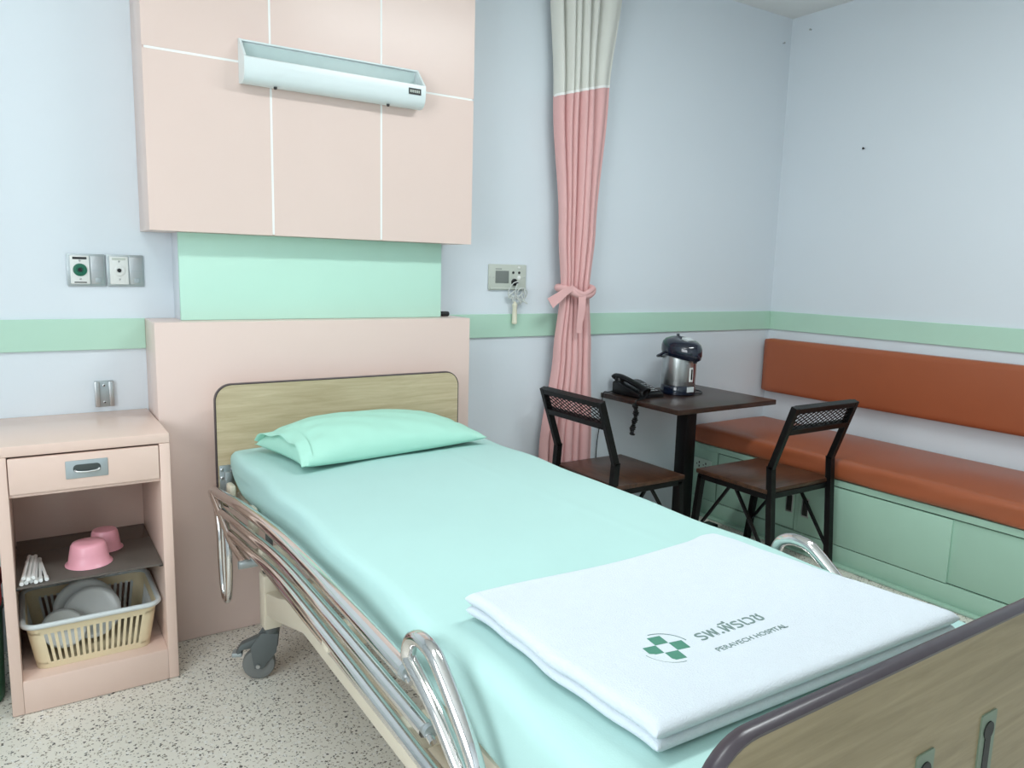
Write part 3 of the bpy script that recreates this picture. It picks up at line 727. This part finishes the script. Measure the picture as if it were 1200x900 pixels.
# base: posts, sloped beams, casters
for s, x in ((-1, -.41), (1, .366)):
    bm = bmesh.new()
    path = [(-.66, .235, .315), (-.80, .27, .35), (-1.06, .345, .44), (-1.9, .345, .44), (-2.14, .27, .35), (-2.30, .235, .315)]
    poly = [(y, a) for y, a, c in path] + [(y, c) for y, a, c in path[::-1]]
    prism(poly, x - .022, x + .022, 'x', .003, into=bm)
    obj('base_beam', bm, CREAM, bed)
    for y in (-.64, -2.32):
        p = obj('corner_post', box(x - .029, x + .029, y - .029, y + .029, .185, .375, .004), CREAM, bed)
        obj('post_plug', lathe([(.022, .375), (.025, .382), (.025, .398), (.020, .405), (.0005, .406)], (x, y, 0), 18), DARK, p)
        obj('post_bolt', lathe([(.004, -.034), (.004, -.036), (.0004, -.036)], (x + .012, y + .005, .225), 8, 'y'), DARK, p)
        obj('lift_post', tube([(x, y, .40), (x, y, .535)], .012, 12), RUBBER, bed)
        # swivelled caster, built trailing along +y then turned about the post
        ang = math.radians({(-1, -.64): 68, (1, -.64): 25, (-1, -2.32): 120, (1, -2.32): 95}[(s, y)])
        RM = Matrix.Translation((x, y, 0)) @ Matrix.Rotation(ang, 4, 'Z') @ Matrix.Translation((-x, -y, 0))
        def turned(b_):
            bmesh.ops.transform(b_, matrix=RM, verts=b_.verts); return b_
        cs = obj('caster_fork', lathe([(.026, .185), (.028, .172), (.024, .160), (.0005, .158)], (x, y, 0), 20), RUBBER, bed)
        wx, wy = x, y + .042
        for q in (-1, 1):
            obj('fork_arm', turned(prism([(y - .026, .166), (y + .03, .170), (wy + .024, .118), (wy + .013, .044), (wy - .013, .042), (y - .018, .10)], wx + q * .022 - .004, wx + q * .022 + .004, 'x', .002)), RUBBER, cs)
        obj('brake_hood', turned(prism([(wy - .005, .118), (wy + .050, .110), (wy + .066, .092), (wy + .072, .104), (wy + .056, .128), (wy + .005, .150), (wy - .03, .156)], wx - .018, wx + .018, 'x', .003)), RUBBER, cs)
        obj('brake_pedal', turned(box(wx - .018, wx + .018, wy + .052, wy + .086, .085, .100, .004)), ZINC, cs)
        obj('wheel', turned(lathe([(.010, -.012), (.034, -.013), (.038, -.016), (.0515, -.013), (.053, -.006), (.053, .006), (.0515, .013), (.038, .016), (.034, .013), (.010, .012)], (wx, wy, .0535), 32, 'x')), RUBBER, cs)
        obj('tyre', turned(lathe([(.040, -.0165), (.051, -.0145), (.0536, -.007), (.0536, .007), (.051, .0145), (.040, .0165), (.042, 0), (.040, -.0165)], (wx, wy, .0538), 32, 'x')), TYRE, cs)
        obj('axle_bolt', turned(tube([(wx - .031, wy, .0535), (wx + .031, wy, .0535)], .007, 10)), STEEL, cs)
for y in (-.64, -2.32): obj('cross_beam', box(-.41, .366, y - .025, y + .025, .245, .315, .004), CREAM, bed)
# side rails, folded down: long chrome bars on a slanted head arm and a looped foot arm
def side_rail(sgn):
    fx = (lambda x: x) if sgn < 0 else (lambda x: 2 * BC - x)
    X = -.522
    def Q(pts): return [(fx(a), b_, c) for a, b_, c in pts]
    rl = obj('side_rail', tube(Q(catmull([(X, -.365, .600), (X, -.55, .625), (X, -.8, .655), (X, -1.1, .682), (X, -1.4, .692), (X, -1.7, .690), (X, -1.945, .686)], 6)), .018, 14), CHROME, bed, smooth=60)
    obj('rail_bar', tube(Q(catmull([(X - .004, -.50, .562), (X - .004, -.8, .592), (X - .004, -1.2, .628), (X - .004, -1.6, .630), (X - .004, -2.035, .622)], 6)), .0145, 12), CHROME, rl, smooth=60)
    obj('rail_bar', tube(Q(catmull([(X - .006, -.60, .520), (X - .006, -.85, .545), (X - .006, -1.2, .578), (X - .006, -1.6, .575), (X - .006, -2.12, .560)], 6)), .0145, 12), CHROME, rl, smooth=60)
    obj('lower_track', tube(Q([(X + .03, -.80, .510), (X + .03, -2.25, .510)]), .017, 12), CHROME, rl, smooth=60)
    obj('head_arm', tube(Q(catmull([(X - .012, -.368, .600), (X - .012, -.45, .572), (X - .012, -.56, .540), (X - .012, -.665, .508), (X - .012, -.76, .500), (X - .012, -.84, .502)], 5)), .0125, 12), CHROME, rl, smooth=60)
    obj('arm_pivot', tube(Q([(X - .035, -.845, .500), (X + .03, -.845, .500)]), .0125, 14), ZINC, rl)
    # head-end hanging loop
    hl = [(-.40, .575), (-.445, .48), (-.455, .38), (-.475, .285), (-.515, .255), (-.555, .285), (-.575, .38), (-.57, .46), (-.55, .525), (-.50, .555), (-.44, .58)]
    obj('hanging_loop', tube(catmull(Q([(X - .004, y, z) for y, z in hl]), 5, True), .0115, 12, True), CHROME, rl, smooth=60)
    obj('loop_bar', tube(Q([(X - .004, -.49, .55), (X - .004, -.50, .44), (X - .004, -.515, .27)]), .007, 10), CHROME, rl, smooth=60)
    # foot-end loop: curved hand grip and straight arm
    fl = FOOT
    obj('grip_loop', tube(catmull(Q([(X, y, z) for y, z in fl]), 5, True), .0145, 14, True), CHROME, rl, smooth=60)
    for (y, z, rr) in ((-1.95, .687, .016), (-2.035, .622, .013)):
        bm = tube(Q([(X, y + .012, z), (X, y - .01, z)]), rr, 14)
        obj('end_cap', bm, ZINC, rl)
        obj('cap_screw', tube(Q([(X - .004, y - .008, z - .004), (X - .004, y - .026, z - .008)]), .007, 10), CHROME, rl)
    for y in (-.95, -1.5, -1.93):
        obj('rail_mount', box(*sorted((fx(X + .002), fx(X + .13))), y - .02, y + .02, .52, .577, .004), CREAM, rl)
FOOT = [(-1.955, .720), (-1.965, .752), (-1.990, .768), (-2.020, .772), (-2.055, .765), (-2.10, .735), (-2.15, .695), (-2.19, .655), (-2.21, .62), (-2.205, .595), (-2.18, .595), (-2.14, .62), (-2.08, .66), (-2.02, .69), (-1.975, .708)]
side_rail(-1); side_rail(1)

# ================================================================== MATTRESS, PILLOW, TOWEL
def matfn(u, v, w_, p):
    p = p.copy()
    t = 1 - w_
    # sheet tucked slightly under, with gentle pulls
    ex = abs(2 * u - 1); sgx = 1 if u > .5 else -1
    if ex > .9:
        p.x -= sgx * (.006 * t * t + .003 * math.sin(9 * v * math.pi + 3 * w_) + .002 * math.sin(31 * v + 1))
    p.z += .055 * max(0, (v - .93) / .07) ** 2 * t * (1 if w_ < .6 else 0) * max(0, 1 - u * 4)
    if w_ > .5:
        p.z += .0025 * math.sin(14 * v + 5 * u) * math.sin(math.pi * u) + .0012 * math.sin(41 * v - 17 * u) - .006 * ex ** 4
        p.z += .0016 * math.exp(-((u - .72 - .03 * math.sin(5 * v)) / .012) ** 2) - .004 * math.exp(-((v - .93) / .1) ** 2)
    return p
mt = obj('mattress', puffy(-.472, .455, -2.568, -.380, .603, .752, .024, 60, 120, 12, matfn), SHEET, None, loc=(-.01, -1.47, .603), smooth=80)
tag(mt, 'mattress under a smooth mint green fitted sheet on the hospital bed', 'mattress')
# pillow
PW, PD, PH = .372, .187, .122
pil = thing('pillow', 'plump mint green pillow lying at the head of the bed', 'pillow', (-.013, -.596, .756))
def pill(top):
    b = bmesh.new(); n1, n2 = 56, 36; G = []
    for j in range(n2 + 1):
        row = []
        for i in range(n1 + 1):
            u = -1 + 2 * i / n1; v = -1 + 2 * j / n2
            eu = max(0, 1 - abs(u) ** 2.6); ev = max(0, 1 - abs(v) ** 2.4)
            h = (eu ** .5) * (ev ** .52)
            pinch = 1 - .075 * (1 - abs(v) ** 2) * abs(u) ** 6; pinch2 = 1 - .085 * (1 - u * u) * abs(v) ** 6
            x = PW * u * pinch; y = PD * v * pinch2
            wr = .0045 * math.sin(26 * u + 6 * v) * (abs(v) ** 3) + .003 * math.sin(18 * v - 9 * u) * abs(u) ** 3 + .0016 * math.sin(11 * u + 13 * v)
            if top: z = .022 + (PH - .022) * h * (1 - .17 * u) * (1 + .10 * v) + wr * eu ** .3 * ev ** .3
            else: z = .022 - .0215 * min(1, (eu * ev) ** .35 * 1.3)
            row.append(b.verts.new((x, y, z)))
        G.append(row)
    for j in range(n2):
        for i in range(n1):
            f = (G[j][i], G[j][i + 1], G[j + 1][i + 1], G[j + 1][i]); b.faces.new(f if top else f[::-1])
    return b
bm = pill(True); merge(bm, pill(False)); bmesh.ops.remove_doubles(bm, verts=bm.verts, dist=.0004); bmesh.ops.recalc_face_normals(bm, faces=bm.faces)
rot = Matrix.Rotation(math.radians(8), 4, 'Z'); bmesh.ops.transform(bm, matrix=rot, verts=bm.verts)
bmesh.ops.translate(bm, verts=bm.verts, vec=pil.location)
obj('pillow_body', bm, PILLOW, pil, smooth=80)
# open hem of the pillowcase at the left end
b = bmesh.new(); G = []
for j in range(25):
    v = -1 + 2 * j / 24; row = []
    for i in range(5):
        u = i / 4; ev = max(0, 1 - abs(v) ** 2.4) ** .6
        x = -PW * (1 - .075 * (1 - v * v)) + .040 - .040 * u; y = PD * v * .97
        z = .024 + .070 * ev * (1 - .30 * u) + .012 * max(0, v) * u + .006 * math.sin(9 * v) * u
        row.append((x, y, z))
    G.append(row)
top_ = [[b.verts.new(p) for p in row] for row in G]; bot_ = [[b.verts.new((p[0], p[1], max(.004, p[2] - .0035 - .03 * u_ * 0)) ) for u_, p in enumerate(row)] for row in G]
for j in range(24):
    for i in range(4):
        b.faces.new((top_[j][i], top_[j + 1][i], top_[j + 1][i + 1], top_[j][i + 1])); b.faces.new((bot_[j][i], bot_[j][i + 1], bot_[j + 1][i + 1], bot_[j + 1][i]))
for j in range(24): b.faces.new((top_[j][4], top_[j + 1][4], bot_[j + 1][4], bot_[j][4]))
bmesh.ops.transform(b, matrix=rot, verts=b.verts); bmesh.ops.translate(b, verts=b.verts, vec=pil.location)
bmesh.ops.recalc_face_normals(b, faces=b.faces)
obj('pillowcase_hem', b, PILLOW, pil, smooth=80)

# folded towel
tw = thing('folded_blanket', 'folded white terry blanket with green hospital print on the bed', 'blanket', (-.01, -2.16, .7565))
TC = [Vector((-.390, -2.436)), Vector((.345, -2.458)), Vector((.278, -1.942)), Vector((-.398, -1.940))]
def towel_layer(z0, z1, ins, seed, r=.016):
    """soft slab on the quad TC with rounded fold edges"""
    b = bmesh.new(); n1, n2 = 64, 52
    def prm(i, n): # denser near the rim
        t = i / n; return t - math.sin(2 * math.pi * t) / (2 * math.pi) * .86
    zm, hz = (z0 + z1) / 2, (z1 - z0) / 2; L = ([], [])
    for side_ in (0, 1):
        for j in range(n2 + 1):
            row = []
            for i in range(n1 + 1):
                u, v = prm(i, n1), prm(j, n2)
                uu, vv = ins + u * (1 - 2 * ins), ins + v * (1 - 2 * ins)
                q = (TC[0] * (1 - uu) + TC[1] * uu) * (1 - vv) + (TC[3] * (1 - uu) + TC[2] * uu) * vv
                x, y = q
                y += (.007 * math.sin(7.5 * u + .6 + seed) + .014 * math.exp(-((u - .95) / .06) ** 2)) * v ** 3
                x += (.004 * math.sin(9 * v + seed) + .002 * math.sin(23 * v)) * (u ** 3 if u > .5 else (1 - u) ** 3)
                du = min(u, 1 - u) * .72; dv = min(v, 1 - v) * .5
                def prf(d): return math.sqrt(max(0, 1 - (1 - min(d, r) / r) ** 2))
                h = hz * prf(du) * prf(dv)
                flat = 1 - math.exp(-(((u - .37) / .25) ** 4)) * math.exp(-(((v - .30) / .22) ** 4))
                wv = (.0022 * math.sin(6 * u + 3 * v + seed) + .0016 * math.sin(13 * v - 5 * u)) * flat
                z = zm + h + wv * min(1, min(du, dv) / .04) if side_ else zm - h
                row.append(b.verts.new((x, y, z)))
            L[side_].append(row)
    for side_ in (0, 1):
        G = L[side_]
        for j in range(n2):
            for i in range(n1):
                f = (G[j][i], G[j][i + 1], G[j + 1][i + 1], G[j + 1][i]); b.faces.new(f if side_ else f[::-1])
    bmesh.ops.remove_doubles(b, verts=b.verts, dist=1e-5)
    bmesh.ops.recalc_face_normals(b, faces=b.faces)
    return b
obj('folded_layer', towel_layer(.7565, .7800, .006, 0.7), TOWEL, tw, smooth=120)
top_l = obj('folded_layer', towel_layer(.7790, .8020, .0, 0.2), TOWEL, tw, smooth=120)
# printed mark: four squares round a white centre with two arcs, and two lines of lettering
PZ = .8018
def pr(poly, z=PZ): return prism(poly, z, z + .0006, 'z')
bm = bmesh.new(); LC = Vector((-.219, -2.280)); ra = math.radians(-9)
def lr(x, y): return (LC.x + x * math.cos(ra) - y * math.sin(ra), LC.y + x * math.sin(ra) + y * math.cos(ra))
for dx, dy in ((0, .0255), (.0255, 0), (0, -.0255), (-.0255, 0)):
    q = .0125
    merge(bm, pr([lr(dx + a * q, dy + b_ * q) for a, b_ in ((-1, -1), (1, -1), (1, 1), (-1, 1))]))
obj('printed_cross', bm, INK, top_l, smooth=None)
bm = bmesh.new()
for a0, a1 in ((12, 96), (192, 276)):
    pts_ = [lr(.047 * math.cos(math.radians(a)), .047 * math.sin(math.radians(a))) for a in range(a0, a1 + 1, 6)]
    tube([(p[0], p[1], PZ + .0003) for p in pts_], .0009, 5, into=bm)
obj('printed_arc', bm, INK_G, top_l, smooth=None)
def text_mesh(body, size, x, y, m_, name, width=None, bold=0.0):
    cu = bpy.data.curves.new('lettering', 'FONT'); cu.body = body; cu.size = size; cu.extrude = 0.0004; cu.offset = bold; cu.resolution_u = 3
    to = bpy.data.objects.new('lettering', cu); C.objects.link(to)
    bpy.context.view_layer.update()
    dg = bpy.context.evaluated_depsgraph_get()
    me = bpy.data.meshes.new_from_object(to.evaluated_get(dg))
    bpy.data.objects.remove(to); bpy.data.curves.remove(cu)
    bm_ = bmesh.new(); bm_.from_mesh(me); bpy.data.meshes.remove(me)
    xs_ = [v.co.x for v in bm_.verts] or [0, 1]
    k = (width / (max(xs_) - min(xs_))) if width else 1; x_0 = min(xs_)
    for v in bm_.verts: v.co = Vector((x + (v.co.x - x_0) * k, y + v.co.y, PZ + .0004 + v.co.z))
    return obj(name, bm_, m_, top_l, smooth=None)
text_mesh('รพ.พีรเวช', .0405, -.150, -2.2925, INK_G, 'printed_thai_lettering', .160, .0003)
text_mesh('PERAVECH HOSPITAL', .016, -.153, -2.3325, INK_G, 'printed_lettering', .172)

# ================================================================== BEDSIDE CABINET
cb = thing('bedside_cabinet', 'pink painted bedside cabinet with one drawer beside the bed', 'cabinet', (-.917, -.245, 0))
X0, X1, Y0, Y1, HC = -1.155, -.680, -.487, -.004, .849
obj('top', box(X0, X1, Y0, Y1, .816, HC, .004), PINK_CAB, cb)
for a in (X0, X1 - .032): obj('side_panel', box(a, a + .032, Y0, Y1, .002, .816, .003), PINK_CAB, cb)
obj('back_panel', box(X0 + .032, X1 - .032, Y1 - .014, Y1, .10, .816, .001), PINK_CAB, cb)
obj('bottom_shelf', box(X0 + .032, X1 - .032, Y0 + .002, Y1 - .014, .086, .108, .002), PINK_CAB, cb)
obj('plinth', box(X0 + .032, X1 - .032, Y0 + .0005, Y0 + .02, .002, .106, .002), PINK_CAB, cb)
obj('drawer_divider', box(X0 + .032, X1 - .032, Y0 + .01, Y1 - .014, .690, .700, .001), PINK_CAB, cb)
dr = obj('drawer', box(X0 + .034, X1 - .034, Y0 - .003, Y0 + .016, .702, .811, .003), PINK_CAB, cb)
obj('drawer_box', box(X0 + .045, X1 - .045, Y0 + .016, Y1 - .05, .705, .79, .001), PINK_CAB, dr)
hx0, hx1, hz0, hz1 = -.975, -.860, .733, .789
hp_ = obj('handle_plate', prism(rrect(hx0, hx1, hz0, hz1, .003), Y0 - .0055, Y0 - .003, 'y', .001), ZINC, dr)
obj('handle_recess', prism(rrect(hx0 + .02, hx1 - .02, hz0 + .017, hz1 - .013, .012), Y0 - .0062, Y0 - .0054, 'y'), mat('handle_shadow', rgb(92, 98, 98), .3, .8), hp_)
obj('handle_lip', tube(catmull([(hx0 + .024, Y0 - .007, hz1 - .03), (hx0 + .03, Y0 - .012, hz0 + .022), (hx0 + .05, Y0 - .014, hz0 + .02), (hx1 - .05, Y0 - .014, hz0 + .02), (hx1 - .03, Y0 - .012, hz0 + .022), (hx1 - .024, Y0 - .007, hz1 - .03)], 4), .0035, 8), STEEL, hp_)
sh = obj('glass_shelf', box(X0 + .034, X1 - .034, Y0 + .012, Y1 - .016, .402, .408, .001), SMOKE, cb)
for x in (X0 + .036, X1 - .040):
    for y in (Y0 + .03, Y1 - .05): obj('shelf_pin', box(x - .004, x + .008, y - .006, y + .006, .394, .402, .001), DARK, cb)
# basket with slotted walls
bk = thing('plastic_basket', 'cream slotted plastic basket with pale rim inside bedside cabinet', 'basket', (-.925, -.29, .108))
def rr3(x0, x1, y0, y1, r, z, n=6): return [Vector((p[0], p[1], z)) for p in rrect(x0, x1, y0, y1, r, n)]
bx0, bx1, by0, by1 = -1.085, -.755, -.430, -.150
tx0, tx1, ty0, ty1 = -1.108, -.732, -.452, -.128
zb, zt = .112, .262
def ring_at(t, off=0):
    return rr3(bx0 + (tx0 - bx0) * t + off, bx1 + (tx1 - bx1) * t - off, by0 + (ty0 - by0) * t + off, by1 + (ty1 - by1) * t - off, .035, zb + (zt - zb) * t)
def band(t0, t1, th=.003):
    b = bmesh.new(); L = [ring_at(t0), ring_at(t1), ring_at(t1, th), ring_at(t0, th)]
    V = [[b.verts.new(p) for p in l] for l in L]; n = len(L[0])
    for k in range(n):
        for q in range(4): b.faces.new((V[q][k], V[q][(k + 1) % n], V[(q + 1) % 4][(k + 1) % n], V[(q + 1) % 4][k]))
    bmesh.ops.recalc_face_normals(b, faces=b.faces); return b
b = bmesh.new(); b.faces.new([b.verts.new(p) for p in ring_at(0)]); 
ret = bmesh.ops.extrude_face_region(b, geom=b.faces[:]); bmesh.ops.translate(b, verts=[v for v in ret['geom'] if isinstance(v, bmesh.types.BMVert)], vec=(0, 0, -.003))
bmesh.ops.recalc_face_normals(b, faces=b.faces)
merge(b, band(0, .12)); obj('base', b, BASKET, bk)
obj('upper_band', band(.80, 1.0), BASKET, bk)
def slat_wall(P0, P1, Q0, Q1, n):
    """slats between lower edge P0-P1 and upper edge Q0-Q1"""
    b = bmesh.new()
    for k in range(n):
        t = (k + .5) / n; lo = P0.lerp(P1, t); hi = Q0.lerp(Q1, t); ax = (P1 - P0).normalized()
        bar(lo, hi, (P1 - P0).length / n * .52, .003, into=b, axis=tuple(ax))
    return b
def edge_pts(t):
    x0 = bx0 + (tx0 - bx0) * t + .03; x1 = bx1 + (tx1 - bx1) * t - .03; y0 = by0 + (ty0 - by0) * t; y1 = by1 + (ty1 - by1) * t; z = zb + (zt - zb) * t
    return x0, x1, y0, y1, z
l, h = edge_pts(.10), edge_pts(.83)
obj('front_slats', slat_wall(Vector((l[0], l[2] + .0015, l[4])), Vector((l[1], l[2] + .0015, l[4])), Vector((h[0], h[2] + .0015, h[4])), Vector((h[1], h[2] + .0015, h[4])), 17), BASKET, bk)
obj('back_slats', slat_wall(Vector((l[0], l[3] - .0015, l[4])), Vector((l[1], l[3] - .0015, l[4])), Vector((h[0], h[3] - .0015, h[4])), Vector((h[1], h[3] - .0015, h[4])), 17), RIM, bk)
for side_ in (0, 1):
    xl_, xh_ = (bx0 + (tx0 - bx0) * .10, bx0 + (tx0 - bx0) * .83) if side_ == 0 else (bx1 + (tx1 - bx1) * .10, bx1 + (tx1 - bx1) * .83)
    sg = 1 if side_ == 0 else -1
    obj('side_slats', slat_wall(Vector((xl_ + sg * .0015, l[2] + .03, l[4])), Vector((xl_ + sg * .0015, l[3] - .03, l[4])), Vector((xh_ + sg * .0015, h[2] + .03, h[4])), Vector((xh_ + sg * .0015, h[3] - .03, h[4])), 11), RIM, bk)
b = bmesh.new()
for rr_ in (.0,):
    for (kx, ky, sx, sy) in ((bx0, by0, 1, 1), (bx1, by0, -1, 1), (bx0, by1, 1, -1), (bx1, by1, -1, -1)):
        pass
def corner_patch(i):
    n = 7; L0 = ring_at(.08)[i * n:(i + 1) * n]; L1 = ring_at(.85)[i * n:(i + 1) * n]
    b = bmesh.new(); A = [b.verts.new(p) for p in L0]; B = [b.verts.new(p) for p in L1]
    for k in range(n - 1): b.faces.new((A[k], A[k + 1], B[k + 1], B[k]))
    bmesh.ops.recalc_face_normals(b, faces=b.faces); bmesh.ops.solidify(b, geom=b.faces[:], thickness=.003)
    return b
for i in range(4): obj('corner_wall', corner_patch(i), BASKET, bk)
rim = [p + Vector((0, 0, .003)) for p in rr3(tx0 - .006, tx1 + .006, ty0 - .006, ty1 + .006, .04, zt)]
obj('rim', tube(rim, .0085, 8, True), RIM, bk, smooth=60)
def liner():
    L = [ring_at(.10, .0045), ring_at(1.0, .0045)]
    b = bmesh.new(); V = [[b.verts.new(p) for p in l] for l in L]; n = len(L[0])
    for k in range(n): b.faces.new((V[0][k], V[0][(k + 1) % n], V[1][(k + 1) % n], V[1][k]))
    return b
# plates standing in the basket
plate_prof = [(.0005, 0), (.05, 0), (.055, .003), (.078, .009), (.092, .014), (.0925, .016), (.078, .012), (.055, .0065), (.0005, .004)]
pm = lathe(plate_prof, (0, 0, 0), 36); pme = bpy.data.meshes.new('plate'); pm.to_mesh(pme); pm.free()
for p in pme.polygons: p.use_smooth = True
pme.materials.append(PLATE)
pls = [('large white plate leaning in the basket behind the others', (-.935, -.235, .205), (62, 0, 8), 1.06),
       ('white plate leaning in the basket in front of the large plate', (-.915, -.275, .200), (56, 0, -4), .95),
       ('small white dish leaning at the left end of basket', (-1.005, -.345, .192), (48, 0, 14), .72)]
for lb, lc, rt_, sc_ in pls:
    o = bpy.data.objects.new('plate', pme); C.objects.link(o); o.location = lc; o.rotation_euler = tuple(math.radians(a) for a in rt_); o.scale = (sc_,) * 3
    tag(o, lb, 'plate', 'plates in the basket')
# pink bowls on the glass shelf
def bowl(label, x, y, R_, H, m_):
    z0 = .4085
    pr_ = [(R_, .0), (R_ + .004, .001), (R_ + .003, .004), (R_ * .93, .009), (R_ * .86, H * .5), (R_ * .78, H * .86), (R_ * .70, H * .97), (R_ * .5, H), (.0005, H), (.0005, H - .003), (R_ * .68, H - .004), (R_ * .76, H * .82), (R_ * .9, .008), (R_ * .97, .0015)]
    o = obj('bowl', lathe([(a, h_ + z0) for a, h_ in pr_], (x, y, 0), 36), m_, None, loc=(x, y, z0), smooth=50)
    return tag(o, label, 'bowl')
bowl('light pink plastic bowl turned upside down on the glass shelf', -.920, -.355, .066, .074, BOWLP)
bowl('smaller pink plastic bowl behind the upside-down pink bowl', -.862, -.235, .052, .070, BOWLP)
# white plastic sticks
SPN = mat('white_spoon', rgb(240, 242, 240), 0.35)
for k in range(9):
    # a fanned bundle lying along the left end of the shelf, second layer resting on the first
    lay = k // 5; i_ = k % 5
    x0_, y0_ = -1.108 + i_ * .0125 + lay * .006, -.468 + .006 * ((k * 7) % 3); zz = .4155 + lay * .0125
    dx = (.018 - i_ * .004)
    if k == 8: x0_, y0_, zz, dx = -1.042, -.46, .4155, -.016
    pp = [(x0_, y0_, zz), (x0_ + dx * .2, y0_ + .05, zz), (x0_ + dx * .7, y0_ + .15, zz), (x0_ + dx, y0_ + .20, zz)]
    pts_ = catmull(pp, 5); n_ = len(pts_)
    o = obj('plastic_spoon', tube(pts_, .004, 8, rad=[.0062 if i < 4 else (.0046 + (.0014 if i > n_ - 4 else 0)) for i in range(n_)]), SPN, None, loc=(x0_, y0_ + .1, .4085), smooth=60)
    tag(o, ('thin white plastic spoon in the lower layer of the bundle on glass shelf', 'thin white plastic spoon in the upper layer of the bundle on glass shelf')[lay] if k < 8 else 'thin white plastic spoon lying apart beside the bundle on glass shelf', 'spoon', 'white plastic spoons')
# things on the floor left of the cabinet
tub = thing('plastic_tub', 'dark green plastic tub on the floor left of pink cabinet', 'tub', (-1.335, -.31, 0))
obj('tub_wall', lathe([(.155, .002), (.160, .004), (.170, .30), (.175, .302), (.175, .310), (.164, .311), (.152, .012), (.0005, .010)], (-1.335, -.31, 0), 36), GREENB, tub)
rc = obj('folded_cloth', puffy(-1.48, -1.168, -.44, -.17, .316, .43, .04, 20, 20, 8, lambda u, v, w_, p: Vector((p.x + .006 * math.sin(9 * v), p.y + .008 * math.sin(11 * u), p.z + (.012 * math.sin(7 * u + 5 * v) if w_ > .5 else 0)))), RED, None, loc=(-1.36, -.30, .315), smooth=80)
tag(rc, 'folded dark red cloth lying on the green plastic tub', 'cloth')
